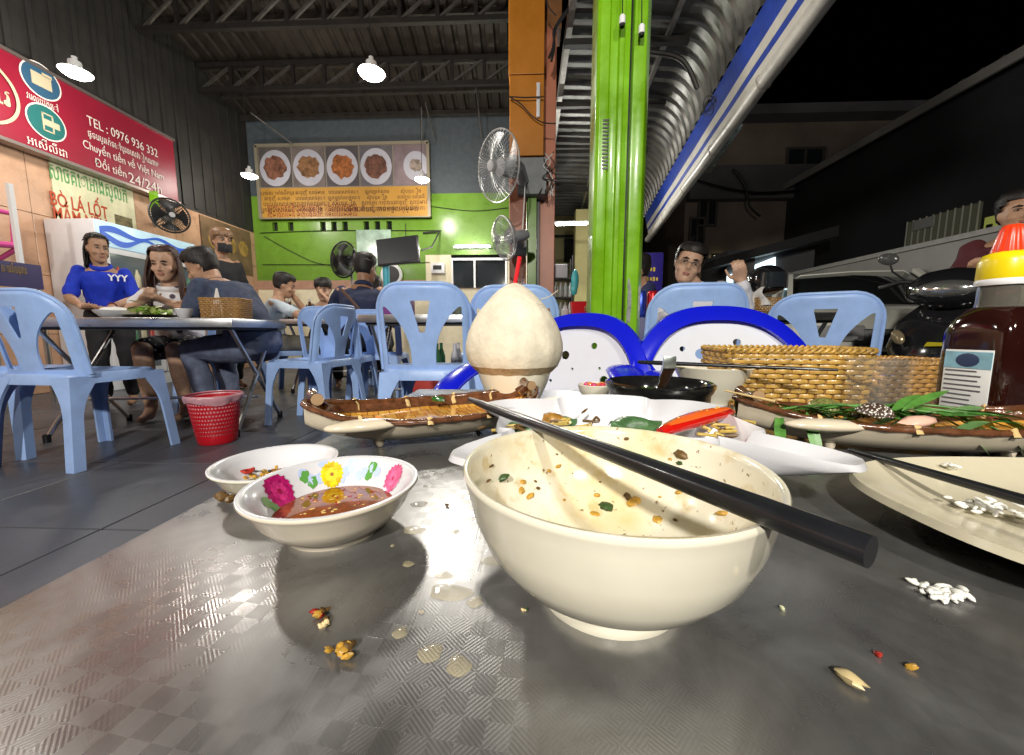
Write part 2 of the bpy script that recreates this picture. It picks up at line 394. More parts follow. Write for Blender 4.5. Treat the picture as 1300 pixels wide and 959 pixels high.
def wallring(c, r0, r1, m, name, t=.004, X=SX):
    p = atx(*c, X); n = 48
    if r0 > 0:
        vs = []; fs = []
        for j in range(n):
            a = 2*PI*j/n
            for r_ in (r0, r1): vs.append((X+t, p.y+math.cos(a)*r_, p.z+math.sin(a)*r_))
        for j in range(n): k = (j+1) % n; fs.append((2*j, 2*k, 2*k+1, 2*j+1))
        return MB().add(vs, fs).build(name, m, rs, smooth=0)
    return MB().prism([(p.y+math.cos(2*PI*j/n)*r1, p.z+math.sin(2*PI*j/n)*r1) for j in range(n)], 0, t, lambda a, b, c_: (X+c_, a, b)).build(name, m, rs, smooth=0)
blueI = mat('icon_blue_print', (.02,.07,.13), .5); tealI = mat('icon_teal_print', (.008,.10,.095), .5); creamI = mat('icon_cream_print', (.42,.36,.24), .5)
for c, m in (((52,103), blueI), ((59,156), tealI)):
    wallring(c, 0, .165, wink, 'icon_ring', .002); wallring(c, 0, .152, m, 'icon_disc', .004)
p = atx(52,103,SX); MB().box((SX+.005,p.y,p.z), (.004,.16,.12)).box((SX+.005,p.y+.05,p.z+.07), (.004,.08,.03)).build('icon_glyph', creamI, rs, smooth=0)
p = atx(59,156,SX)
MB().box((SX+.005,p.y-.03,p.z), (.004,.012,.16)).box((SX+.005,p.y+.05,p.z), (.004,.012,.16)).box((SX+.005,p.y+.01,p.z+.08), (.004,.09,.012)).box((SX+.005,p.y+.01,p.z-.08), (.004,.09,.012)).box((SX+.0055,p.y+.04,p.z), (.004,.13,.06)).build('icon_glyph', creamI, rs, smooth=0)
wallring((-33,106), .272, .298, creamI, 'emblem_ring', .009); walltext('វេរ', (-20,122), (14,0), .22, creamI, bold=.002)
# ---- restaurant poster under it
po = thing('wall_poster', 'cream poster with green script and red dish name above the fridge', 'poster')
PX = -4.93
a_, b_ = atx(62,205,PX), atx(168,246,PX)
MB().box((PX,(a_.y+b_.y)/2,(a_.z+1.55)/2), (.012,b_.y-a_.y,a_.z-1.55)).build('sheet', mat('poster_cream', (.62,.60,.40), .5, var=.12), po, smooth=0)
gI = mat('poster_green_ink', (.10,.28,.10), .6); rI = mat('poster_red_ink', (.42,.06,.02), .6)
walltext('សាច់គោអាំងស្លឹក', (64,226), (163,0), .24, gI, po, PX+.008, .002); walltext('BÒ LÁ LỐT', (65,259), (139,0), .19, rI, po, PX+.008, .003); walltext('MẮM NÊM', (69,278), (139,0), .19, rI, po, PX+.008, .003)
p = atx(157,286,PX); MB().box((PX+.008,p.y,p.z), (.004,.2,.2)).build('dish_photo', mat('poster_photo', (.16,.13,.06), .5, var=.8, vs=18), po, smooth=0)
# brown notice further along the wall
nb = thing('brown_notice', 'brown picture notice on side wall behind the masked person', 'notice')
c = atx(290,315,-4.93); MB().box((-4.93,c.y,c.z), (.02,1.05,.75)).build('sheet', mat('notice_brown', (.16,.10,.055), .5, var=.5, vs=5), nb, smooth=0)
for dy in (-.3, .05, .33): MB().prism([(c.y+dy+math.cos(2*PI*j/16)*.11, c.z+.05+math.sin(2*PI*j/16)*.13) for j in range(16)], 0, .004, lambda a, b, q: (-4.92+q, a, b)).build('printed_dish', mat('notice_gold', (.35,.22,.06), .5, var=.6, vs=10), nb, smooth=0)
# ---- pillars
orM = mat('orange_paint', (.52,.19,.018), .35, var=.18, vs=2.5, rvar=.08); teM = mat('terracotta_paint', (.42,.15,.085), .4, var=.18, vs=3); brM = mat('brown_rust_paint', (.24,.10,.035), .5, var=.25)
op = thing('orange_pillar', 'tall orange boxed pillar with terracotta foot carrying two fans', 'pillar')
PY = 3.4
def pl(px): return at(px, 300, PY).x
MB().box(((pl(646)+pl(689))/2,PY+.18,4.1), (pl(689)-pl(646),.36,2*(4.1-2.71))).build('upper_casing', orM, op, bevel=.004, smooth=0)
MB().box(((pl(647)+pl(689))/2,PY+.18,2.395), (pl(689)-pl(647),.35,.62)).build('lower_casing', orM, op, bevel=.004, smooth=0)
MB().box(((pl(646)+pl(668))/2,PY+.2,1.04), (pl(668)-pl(646),.25,2.08)).build('terracotta_shaft', teM, op, bevel=.006, smooth=0)
MB().box(((pl(654)+pl(690))/2+.02,PY+.12,1.93), (pl(690)-pl(654),.2,.29)).build('grey_bracket', mat('grey_bracket_paint', (.2,.21,.22), .5, var=.2), op, smooth=0)
MB().box(((pl(670)+pl(681))/2,PY+.15,.92), (pl(681)-pl(670),.1,1.84)).build('green_strip', green, op, smooth=0)
MB().tube(smoothpath([at(666,250,PY-.005), at(667,232,PY-.02), at(663,300,PY-.01), at(661,305,PY-.01)], 6), .006, 6).build('cable', mat('white_cable', (.6,.6,.58), .5), op)
tp = thing('terracotta_pillar', 'slim terracotta pillar with hanging cables beside the orange one', 'pillar')
MB().box(((pl(686)+pl(706))/2,PY+.3,1.6), (pl(706)-pl(686),.2,3.2)).build('shaft', teM, tp, bevel=.006, smooth=0)
MB().box(((pl(689)+pl(712))/2,PY+.33,4.2), (pl(712)-pl(689),.22,2.0)).build('upper_shaft', brM, tp, bevel=.004, smooth=0)
MB().box((pl(683.5),PY+.22,1.9), (.028,.1,3.8)).build('black_channel', blackp, tp, smooth=0)
for k in range(7):
    rr = random.Random(k); pts = [(690+rr.uniform(-2,14)+i*rr.uniform(-2,2.5), 196+i*13+rr.uniform(-4,4)) for i in range(5)]
    MB().tube(smoothpath([at(q[0],q[1],PY-.02+rr.uniform(0,.08)) for q in pts], 5), .0045, 5).build('cable', wireM if k % 3 else mat('white_cable', (.6,.6,.58), .5), tp)
for pts in ([(731,0),(716,18),(706,35),(702,60),(697,74)], [(729,4),(712,26),(703,40),(704,58),(700,78)], [(693,0),(697,10),(706,20)], [(647,123),(668,124),(690,123)], [(648,124),(662,133),(676,148),(690,156),(706,157)]):
    MB().tube(smoothpath([at(q[0],q[1],PY-.04) for q in pts], 6), .011 if pts[0][0] > 700 else .005, 6).build('cable', wireM, tp)
# white casing strip
MB().box((pl(682),PY-.01,2.50), (.028,.03,.26)).build('white_clip', whitep, tp, bevel=.004)
# ---- green double pillar
gp = thing('green_pillar', 'bright lime green double steel pillar standing behind the blue armchairs', 'pillar')
lime = mat('lime_gloss_paint', (.17,.40,.006), .28, var=.28, vs=5, rvar=.14, coat=.4, bump=.04, bs=14)
GY = 1.5
def gx(px): return at(px, 420, GY).x
xa, xb = gx(750), gx(790); w = xb-xa
poly = [(xa,GY+.01),(xa+.012,GY),(xa+w*.36,GY),(xa+w*.40,GY+.012),(xa+w*.62,GY+.012),(xa+w*.66,GY),(xa+w*.80,GY),(xa+w*.83,GY+.02),(xb,GY+.02),(xb,GY+.13),(xa,GY+.13)]
MB().prism(poly, 0, 3.12).build('left_shaft', lime, gp, bevel=.002)
xc, xd = gx(792.5), gx(815); w2 = xd-xc
MB().prism([(xc,GY-.004),(xc+w2*.66,GY-.004),(xd,GY+.035),(xd,GY+.14),(xc,GY+.14)], 0, 3.12).build('right_shaft', lime, gp, bevel=.003)
MB().box(((xb+xc)/2,GY+.08,1.56), (xc-xb+.004,.1,3.1)).build('dark_joint', blackp, gp, smooth=0)
for k in range(14):
    q = at(768.5-k*.12, 153+k*4.7, GY-.001)
    MB().box(q, (.017,.004,.006)).build('slot', blackp, gp, smooth=0)
    MB().box(q+V((.012,0,.001)), (.005,.004,.006)).build('slot', blackp, gp, smooth=0)
chipM = mat('bare_metal_chip', (.22,.23,.22), .5, .5, var=.4, vs=60)
for (px, py, h, w_) in ((798.5,388,.09,.012),(811,386,.08,.01),(798,360,.02,.006)):
    q = at(px, py, GY-.006); rr = random.Random(int(px)); n = 14
    MB().prism([(q.x+math.cos(2*PI*j/n)*w_*rr.uniform(.5,1), q.z+math.sin(2*PI*j/n)*h*rr.uniform(.6,1)) for j in range(n)], 0, .002, lambda a, b, c_: (a, q.y-c_+(.012 if px > 805 else 0), b)).build('paint_chip', chipM, gp, smooth=0)
for (px, py, top) in ((790,26,0), (814.5,38,6)):
    h = thing('bulb_socket', 'empty white bulb socket hanging by its wire on the lime pillar', 'socket', group='white bulb sockets on the green pillar')
    a = at(px, py, GY-.035)
    MB().lathe([(0,.016),(.007,.016),(.0105,.011),(.011,-.012),(.0095,-.013)], 16, a).build('socket_body', whitep, h)
    MB().lathe([(0,-.012),(.0095,-.013),(.0095,-.021),(.006,-.021),(.005,-.016)], 16, a).build('socket_collar', blackp, h)
    MB().tube([a+V((0,0,.016)), a+V((0,.01,.1)), V((a.x,GY-.012,3.05))], .0018, 6).build('wire', wireM, h)
# ---- terrace roof: corrugated sheet whose eave curls down, striped tarp rolled below it
tr = thing('terrace_roof', 'grey corrugated terrace roof with rounded eave above the striped tarp', 'roof')
galv = mat('galvanised_roof', (.17,.17,.16), .4, .6, var=.3, vs=5, rvar=.1)
def XE(y): return 1.446+.133*(y-2.52)
pf = [(0,3.16),(.4,3.14),(.76,3.10)]
for k in range(1, 9): a = k/8*PI*.5; pf.append((.76+.24*math.sin(a), 3.10-.40*(1-math.cos(a))))
T_ = .17; nY = int(9.6/T_)
ys = [-.6+i*T_+d for i in range(nY) for d in (0,.06,.085,.145)]; hs = [h for i in range(nY) for h in (0,0,.028,.028)]
def trf(u, v):
    i = round(v*(len(ys)-1)); k = round(u*(len(pf)-1)); y = ys[i]
    s_ = pf[k][0]; x = .36+(XE(y)-.36)*s_; nx = max(0, (s_-.76)/.24)
    return (x+hs[i]*nx, y, pf[k][1]+hs[i]*(1-nx*.9))
MB().grid(trf, len(pf)-1, len(ys)-1).build('roof_sheet', galv, tr, smooth=25)
gutM = mat('gutter_metal', (.30,.29,.27), .4, .6, var=.25)
MB().box((.335,4.1,3.17), (.05,9.6,.11)).build('gutter', gutM, tr, smooth=0)
for y in (2.55,3.6,4.5,5.6,7.0): MB().bar((.3,y,3.06), (XE(y)-.25,y,3.06), .05, .05).build('rafter', trM, tr, smooth=0)
for x_ in (.62,.95): MB().bar((x_,-.5,3.10), (x_+.5,9,3.10), .035, .05).build('purlin', gutM, tr, smooth=0)
MB().bar((1.2,1.6,2.6), (.85,3.1,3.05), .03).build('brace', gutM, tr, smooth=0)
MB().tube(smoothpath([(.55,3.6,3.0),(1.0,3.6,2.98),(1.3,3.62,2.92),(1.45,3.64,2.7)], 6), .02, 8).build('eave_hoop', trM, tr)
aw = thing('striped_tarp', 'blue and white striped tarp hanging rolled along the terrace eave', 'tarp')
tb = mat('tarp_blue', (.012,.05,.38), .35, var=.25, vs=8, bump=.3, bs=20); tw = mat('tarp_white', (.62,.60,.54), .4, var=.12, vs=8, bump=.3, bs=20)
A0, A1 = 1.75, 7.3
def tarp(t, v): y = A0+(A1-A0)*v; return V((XE(y)+.015+t*(.085)+.002*math.sin(v*40+t*3)*t, y, 2.70-t*.38))
for k, (t0, t1, m) in enumerate(((0,.42,tb),(.42,.60,tw),(.60,.72,tb),(.72,1.0,tw))):
    MB().grid(lambda u, v, t0=t0, t1=t1: tarp(t0+(t1-t0)*u, v), 4, 60).build('blue_stripe' if m is tb else 'white_stripe', m, aw)
rollp = [tarp(1.0, v/40)+V((-.015,0,-.03)) for v in range(41)]
MB().tube(rollp, [.050+.0012*math.sin(i*1.3) for i in range(41)], 20).build('roll', mat('tarp_roll', (.60,.58,.53), .4, var=.2, vs=6, bump=.3, bs=20), aw)
sp = []
for i in range(60): a = i*.35; sp.append(rollp[0]+V((math.cos(a)*(.046-.0006*i), -.004, math.sin(a)*(.046-.0006*i))))
MB().tube(sp, .003, 5).build('roll_end_spiral', blackp, aw)
for v in (8, 15, 22, 30):
    c = rollp[v]; MB().tube([c+V((math.cos(j*PI/10)*.054,.01*math.sin(j),math.sin(j*PI/10)*.054)) for j in range(21)], .0022, 5).build('tie_cord', mat('tie_cord', (.25,.2,.15), .7), aw)
c = at(905, 140, 2.95)
for k in range(4): MB().tube([c+V((.035*math.cos(j*.5+k)*(1+.1*k)-.04, -.03+.012*math.sin(j*1.1+k), .05*math.sin(j*.5+k*2)+.01*k)) for j in range(14)], .0028, 5).build('tie_cord', wireM, aw)
# far neighbour awning strip
tag(MB().bar((at(936,160,4.2)), (at(897,219,5.6)), .1, .02).build('metal_strip', mat('pale_strip', (.35,.42,.42), .25, .6, var=.5, vs=10)), 'pale metal strip behind the rolled tarp above the street', 'strip')
# ---- far kitchen end behind the pillars
kw = thing('kitchen_wall', 'pale yellow end wall behind the drinks rack', 'wall')
ky = mat('kitchen_yellow', (.62,.56,.24), .5, var=.15, vs=2)
MB().box((1.2,9.9,1.7), (2.6,.15,3.5)).build('wall_core', ky, kw, smooth=0)
MB().box((at(738,300,8.0).x,8.0,1.5), (.26,.26,3.0)).build('yellow_column', ky, kw, smooth=0)
for (px, py, w_, h) in ((724,318,.3,.55),(746,335,.3,.5),(712,300,.6,.05)):
    q = at(px, py, 9.7); MB().box(q, (w_,.04,h)).build('dark_opening', glassD, kw, smooth=0)
tubeE = mat('lit_tube', (1,1,.95), .5, emit=55., ecol=(1,.98,.9))
def tube_lamp(a, b, lab, power, normal, par=None):
    t = thing('tube_lamp', lab, 'lamp', group='fluorescent tubes'); a, b = V(a), V(b); n = V(normal)
    MB().tube([a, b], .02, 10).build('tube', tubeE, t); d = (b-a).normalized()
    MB().box((a+b)/2-n*.03, ((b-a).length+.06 if abs(d.x) > .5 else .04, (b-a).length+.06 if abs(d.y) > .5 else .035, .035)).build('batten', whitep, t, smooth=0)
    L = bpy.data.lights.new('tube_light', 'AREA'); L.shape = 'RECTANGLE'; L.size = (b-a).length; L.size_y = .04; L.energy = power; L.color = (1,.98,.9)
    lo = bpy.data.objects.new('tube_light', L); COL.objects.link(lo); lo.parent = t; lo.location = (a+b)/2+n*.03
    lo.rotation_euler = (-n).to_track_quat('Z', 'Y').to_euler()
tube_lamp(at(706,285,6.6), at(745,284,6.6), 'lit white tube lamp before the yellow column', 80, (0,-.5,-.85))
tube_lamp(at(578,313,BY-.09), at(621,313,BY-.09), 'lit white tube lamp on the green wall above the dark window', 16, (0,-1,0))
# ---- round hall lamps
lampE = mat('lamp_diffuser', (1,1,1), .5, emit=22., ecol=(1,.97,.90)); lampB = mat('lamp_body', (.6,.6,.6), .4)
def hall_lamp(x, y, z, lab, k=1.):
    t = thing('hanging_lamp', lab, 'lamp', (x,y,z), group='round hall lamps')
    MB().lathe([(0,-.012),(.04,-.010),(.08,.004),(.103,.020),(.108,.03)], 32).build('diffuser', lampE, t)
    MB().lathe([(.108,.03),(.114,.034),(.095,.05),(.05,.06),(.045,.12),(.02,.13),(.02,.16),(0,.16)], 32).build('body', lampB, t)
    MB().tube([(0,0,.16), (0,0,max(.3, (roofz(y) if x < .3 else 3.12)-z))], .004, 6).build('cord', wireM, t)
    L = bpy.data.lights.new('lamp_light', 'POINT'); L.energy = LAMP_W*2.6*k; L.shadow_soft_size = .10; L.color = (1,.95,.86)
    lo = bpy.data.objects.new('lamp_light', L); COL.objects.link(lo); lo.parent = t; lo.location = (0,0,-.13)
a, b, c, d = at(97,97,3.57), at(472,98,3.6), at(317,226,5.9), at(536,231,6.0)
hall_lamp(*a, 'lit round lamp hanging before the crimson sign', .30); hall_lamp(*b, 'lit round lamp hanging alone under the roof trusses', .62)
hall_lamp(*c, 'lit round lamp at the end of the menu board by the side wall', .16); hall_lamp(*d, 'lit round lamp before the menu board by its last dish photo', .24)
hall_lamp(a.x, 1.2, 3.0, 'added unseen lamp over the front of the hall beside the side wall', .35)  # added lamp out of view at the left, brightens the hall front
hall_lamp(b.x+.65, -2.7, 2.65, 'added unseen fill lamp behind the steel table on the hall side', 3.6)  # added fill behind the camera, lights the fronts of the dishes
hall_lamp(1.1, -2.4, 2.6, 'added unseen fill lamp behind the steel table on the terrace side', 1.3)  # second added fill out of view, lifts the right side of the table
# ================================================================ STREET SIDE
facM = mat('dim_stucco', (.34,.27,.22), .8, var=.3, vs=.6); facM2 = mat('dim_grey_stucco', (.16,.16,.17), .8, var=.3, vs=.5)
litY = mat('lit_window_warm', (1,.9,.55), .5, emit=2.2, ecol=(.95,.88,.45)); litC = mat('lit_window_cool', (.8,1,1), .5, emit=3.5, ecol=(.75,.95,1))
def face_win(par, c, w, h, ax, m, fr=True):
    # window set into a facade facing the street: frame proud of the pane
    d = (w,.05,h) if ax == 'x' else (.05,w,h)
    o = MB().box(c, d).build('window', m, par, smooth=0)
    if fr:
        f = MB(); t = .06; n = V((0,-.03,0)) if ax == 'x' else V((-.03,0,0)); e = V((1,0,0)) if ax == 'x' else V((0,1,0)); c = V(c)
        for s in (-.5,0,.5): f.box(c+n+e*(w*s), ((t,.06,h+t) if ax == 'x' else (.06,t,h+t)))
        for s in (-.5,.5): f.box(c+n*1.1+V((0,0,h*s)), ((w,.06,t) if ax == 'x' else (.06,w,t)))
        f.build('window_frame', mat('dim_frame', (.12,.11,.1), .6), o, smooth=0)
    return o
bA = thing('shophouse', 'dim brown two storey shophouse with lit ground floor shop windows', 'building')
YA = 12.0; xl = at(868,300,YA).x; xr = at(1175,200,YA).x; zt = at(1000,150,YA).z
MB().box(((xl+xr)/2,YA+2,zt/2-.1), (xr-xl,4,zt)).build('wall', facM, bA, smooth=0)
MB().box(((xl+xr)/2,YA-.2,zt), (xr-xl+.3,.6,.25)).build('parapet', facM2, bA, smooth=0)
MB().box(((xl+xr)/2,YA-.15,at(1000,235,YA).z), (xr-xl,.3,.9)).build('upper_band', facM2, bA, smooth=0)
for px, py, w, h, m in ((898,262,.5,1.1,glassD),(884,300,.4,1.0,glassD),(1020,215,1.0,1.1,glassD),(1075,225,.9,1.1,glassD),(1128,220,.9,1.1,glassD),(912,340,.42,.75,litY),(897,345,.2,.7,litY)):
    face_win(bA, at(px,py,YA-.03), w, h, 'x', m)
shp = thing('shop_front', 'small shop with cool lit window under a sloping dark awning', 'building')
YS = 9.5; c = at(950,345,YS)
MB().box((c.x+.55,YS+.8,1.2), (2.0,1.4,2.7)).build('wall', facM2, shp, smooth=0)
o = MB().prism([(at(925,372,YS).x,at(925,372,YS).z),(at(986,348,YS).x,at(986,348,YS).z),(at(986,326,YS).x,at(986,326,YS).z),(at(925,350,YS).x,at(925,350,YS).z)], 0, .04, lambda a, b, q: (a, YS+.08-q, b)).build('lit_window', litC, shp, smooth=0)
for k in range(5): q = at(930+k*12, 366-k*5, YS-.0); MB().box(q, (.12,.05,.2)).build('shop_goods', mat('goods_%d' % (k % 3), [(.1,.3,.35),(.3,.32,.3),(.1,.12,.2)][k % 3], .5), shp, smooth=0)
MB().prism([(c.x-1.2,at(925,347,YS).z),(c.x+1.3,at(1000,312,YS).z),(c.x+1.3,at(1000,300,YS).z),(c.x-1.2,at(925,338,YS).z)], -.9, .0, lambda a, b, q: (a, YS+q, b)).build('awning', mat('dark_awning', (.05,.05,.055), .6), shp, smooth=0)
bB = thing('row_house', 'dark row house with pale corrugated eave and barred lit window', 'building')
XB = 8.0
MB().box((XB+2,9.0,2.4), (5,10,4.9)).build('wall', mat('night_wall', (.035,.035,.04), .85, var=.3, vs=.7), bB, smooth=0)
ev = mat('pale_eave_sheet', (.34,.33,.31), .6, var=.2, vs=1)
pe = [(4.0+i*.14, .05*(i % 2)) for i in range(71)]
MB().grid(lambda u, v: (XB-.8+v*2.2, pe[round(u*70)][0], 4.75+v*.55+pe[round(u*70)][1]), 70, 1).build('eave_sheet', ev, bB, smooth=0)
MB().box((XB-.8,8.9,4.68), (.05,9.8,.16)).build('eave_fascia', ev, bB, smooth=0)
wy0, wy1 = atx(1238,300,XB-.56).y, atx(1150,300,XB-.56).y; wyc = (wy0+wy1)/2; wz = atx(1195,297,XB-.56).z
MB().box((XB-.52,wyc,wz), (.04,wy1-wy0,.75)).build('lit_window', mat('dim_lit_window', (.08,.08,.06), .5, emit=.03, ecol=(.8,.8,.5)), bB, smooth=0)
for k in range(11): MB().box((XB-.56,wy0+(wy1-wy0)*k/10,wz), (.02,.012,.78)).build('window_bar', mat('bar_white', (.6,.58,.5), .5), bB, smooth=0)
ly = atx(1268,305,XB-.5); MB().box((XB-.5,ly.y,ly.z), (.06,.42,.8)).build('lit_shutter', mat('lit_lime_shutter', (.45,.5,.12), .5, emit=.30, ecol=(.5,.55,.12)), bB, smooth=0)
MB().box((XB-.54,ly.y+.12,ly.z+.05), (.03,.07,.45)).build('shutter_slot', blackp, bB, smooth=0)
sy = atx(1173,284,XB-.6); MB().box((XB-.6,sy.y,sy.z), (.04,.35,.18)).build('small_sign', mat('dim_sign', (.4,.4,.38), .6), bB, smooth=0)
gw = thing('boundary_wall', 'grey boundary wall running along the street behind the parked car', 'wall')
MB().box((5.12,6.2,.78), (.16,6.0,1.82)).build('wall', mat('grey_render', (.30,.30,.29), .8, var=.25, vs=1), gw, smooth=0)
MB().box((5.12,6.2,1.72), (.24,6.05,.06)).build('coping', mat('grey_coping', (.36,.36,.35), .8, var=.2), gw, smooth=0)
MB().box((5.0,9.35,1.1), (.32,.3,2.5)).build('gate_post', mat('grey_coping', (.36,.36,.35)), gw, bevel=.01, smooth=0)
# overhead cable on the facades
for pts in (((870,225),(960,245),(1090,235),(1180,245)), ((930,215),(945,235),(952,262),(965,275))):
    tag(MB().tube(smoothpath([at(p[0],p[1],11.5) for p in pts], 8), .03, 6).build('overhead_cable', wireM), 'black overhead cable strung along the brown shophouse front', 'cable', 'cables on the shophouse')
# ---------------------------------------------------------------- parked car (front faces local -Y)
car = thing('parked_car', 'pale silver parked sport utility car with dark windscreen', 'car', (3.95,4.55,-.13), (0,0,R(-22)))
paint = mat('silver_car_paint', (.72,.72,.64), .28, .1, coat=.8, var=.05); cglass = mat('car_glass', (.012,.014,.014), .05, spec=.8)
secs = [(-.95,.42,.62,.70),(-.88,.36,.80,.82),(-.80,.33,.90,.88),(-.45,.32,.99,.90),(.25,.32,1.06,.92),(.9,.32,1.08,.92),(2.0,.32,1.08,.92),(3.1,.34,1.05,.90),(3.45,.42,.98,.84),(3.52,.5,.8,.78)]
rs_ = []
for y, z0, z1, w in secs:
    rs_.append([(-w*.92,y,z0),(-w,y,z0+.12),(-w,y,z1-.16),(-w*.90,y,z1-.03),(-w*.55,y,z1+.005),(0,y,z1+.02),(w*.55,y,z1+.005),(w*.90,y,z1-.03),(w,y,z1-.16),(w,y,z0+.12),(w*.92,y,z0)])
MB().rings(rs_).build('body', paint, car, smooth=50)
gsec = [(.28,1.08,.80,.80),(.62,1.32,.76,.70),(1.0,1.53,.72,.64),(1.5,1.585,.72,.63),(2.5,1.58,.71,.62),(3.0,1.5,.70,.62),(3.35,1.02,.78,.72)]
rs_ = [[(-wb,y,1.03),(-wt,y,z-.05),(-wt*.85,y,z),(0,y,z+.02),(wt*.85,y,z),(wt,y,z-.05),(wb,y,1.03)] for y, z, wb, wt in gsec]
MB().rings(rs_).build('cabin_glass', cglass, car, smooth=40)
MB().rings([[(-wt*.95,y,z-.03),(-wt*.85,y,z+.015),(0,y,z+.035),(wt*.85,y,z+.015),(wt*.95,y,z-.03)] for y, z, wb, wt in gsec[2:6]]).build('roof', paint, car, smooth=50)
for s in (-1,1):
    MB().bar((s*.79,.25,1.07), (s*.66,1.02,1.54), .06, .05).build('windscreen_pillar', paint, car)
    MB().bar((s*.75,1.75,1.0), (s*.65,1.8,1.56), .1, .04).build('door_pillar', paint, car)
    MB().box((s*.62,-.90,.74), (.42,.12,.15), (0,0,s*.25)).build('headlight', mat('headlight_glass', (.5,.5,.5), .1, .4), car, bevel=.02)
    MB().ball((s*.98,.5,1.10), (.10,.06,.075), 14).build('wing_mirror', paint, car)
    for y in (-.25, 2.65):
        wh = MB().lathe([(.0,-.11),(.2,-.11),(.31,-.1),(.345,-.06),(.345,.06),(.31,.1),(.2,.11),(0,.11)], 28).xf(Mx.Translation((s*.83,y,.345)) @ Mx.Rotation(PI/2, 4, 'Y')).build('wheel', mat('tyre_rubber', (.02,.02,.02), .8), car)
        MB().lathe([(0,.02),(.05,.03),(.18,.0),(.21,.015),(.21,-.02),(0,-.02)], 20).xf(Mx.Translation((s*.945,y,.345)) @ Mx.Rotation(s*PI/2, 4, 'Y')).build('rim', chromeM, wh)
MB().box((0,-.965,.70), (1.0,.06,.16)).build('grille', blackp, car, bevel=.01)
MB().box((0,-.95,.47), (1.5,.08,.2)).build('bumper', blackp, car, bevel=.02)
lg = MB()
lg.tube([(.09*math.cos(j*PI/12),-.86+.0*j,.895+.03*math.sin(j*PI/12)) for j in range(25)], .008, 6).tube([(.045*math.cos(j*PI/12),-.862,.895+.028*math.sin(j*PI/12)) for j in range(25)], .006, 6)
lg.build('bonnet_badge', chromeM, car)
# ---------------------------------------------------------------- scooter (front faces local -Y)
sc = thing('motor_scooter', 'glossy black motor scooter parked behind the sauce bottle', 'scooter', (2.78,2.60,-.13), (0,0,R(-56)))
gb = mat('gloss_black_fairing', (.01,.01,.012), .12, coat=.9); grey = mat('scooter_grey', (.12,.12,.12), .4)
for y in (-.62,.62):
    w = MB().lathe([(.17,-.05),(.22,-.05),(.245,-.03),(.25,0),(.245,.03),(.22,.05),(.17,.05)], 30).xf(Mx.Translation((0,y,.25)) @ Mx.Rotation(PI/2, 4, 'Y')).build('wheel', mat('tyre_rubber', (.02,.02,.02), .8), sc)
    MB().lathe([(0,-.03),(.17,-.02),(.175,0),(.17,.02),(0,.03)], 24).xf(Mx.Translation((0,y,.25)) @ Mx.Rotation(PI/2, 4, 'Y')).build('rim', grey, w)
def shell(secs, seg=20):
    return MB().rings([[(c[0]+rx*math.cos(2*PI*j/seg), c[1]+ry*math.sin(2*PI*j/seg)*(1 if not tl else 1), c[2]+tl*math.sin(2*PI*j/seg)*ry) for j in range(seg)] for (c, rx, ry, tl) in secs])
shell([((0,-.42,.34),.10,.05,0),((0,-.46,.5),.19,.08,.3),((0,-.44,.66),.24,.10,.4),((0,-.38,.82),.21,.11,.5),((0,-.32,.93),.12,.09,.5)]).build('front_fairing', gb, sc, smooth=60)
shell([((0,-.36,.90),.10,.08,.2),((0,-.38,.96),.19,.12,.1),((0,-.37,1.03),.20,.13,0),((0,-.33,1.09),.14,.10,-.2),((0,-.30,1.12),.05,.04,-.2)]).build('handlebar_cowl', gb, sc, smooth=60)
MB().ball((0,-.485,.995), (.13,.045,.05), 20, rot=(R(-15),0,0)).build('headlamp', mat('headlamp_chrome', (.7,.7,.68), .12, .9), sc)
for s in (-1,1):
    MB().ball((s*.17,-.52,.72), (.03,.018,.05), 16, rot=(R(-15),s*.5,0)).build('indicator', mat('indicator_glass', (.25,.2,.12), .15, .3), sc)
    MB().tube([(s*.1,-.30,1.05),(s*.24,-.28,1.07),(s*.36,-.20,1.05)], [.014,.013,.018], 10).build('handle_grip', blackp, sc)
    m_ = MB().tube([(s*.22,-.29,1.08),(s*.28,-.31,1.14),(s*.30,-.30,1.19)], .006, 8).build('mirror_stalk', blackp, sc)
    MB().ball((s*.31,-.30,1.225), (.055,.016,.038), 18, rot=(0,s*-.3,0)).build('mirror', mat('mirror_shell', (.06,.06,.06), .2), sc)
MB().tube([(0,-.30,1.0),(0,-.48,.55),(0,-.62,.28)], [.03,.03,.03], 10).build('fork', grey, sc)
shell([((0,-.45,.42),.08,.02,0),((0,-.62,.53),.085,.10,0),((0,-.62,.55),.05,.08,0)]).build('front_mudguard', gb, sc, smooth=60)
MB().box((0,-.08,.30), (.30,.55,.07)).build('footboard', blackp, sc, bevel=.02)
shell([((0,.38,.32),.12,.25,0),((0,.42,.50),.17,.36,0),((0,.45,.66),.16,.42,0),((0,.46,.70),.14,.40,0)], 26).build('rear_body', gb, sc, smooth=60)
shell([((0,.42,.70),.14,.40,0),((0,.42,.75),.16,.42,0),((0,.44,.80),.14,.39,0),((0,.45,.815),.06,.3,0)], 26).build('seat', mat('seat_vinyl', (.02,.02,.022), .5), sc, smooth=60)
MB().prism([(-.03,-.012),(.07,-.006),(.055,.012),(-.015,.014)], 0, .004, lambda a, b, q: (a-.02, -.548-q-.55*b, .68+b)).build('fairing_badge', mat('badge_yellow', (.65,.55,.03), .4), sc, smooth=0)
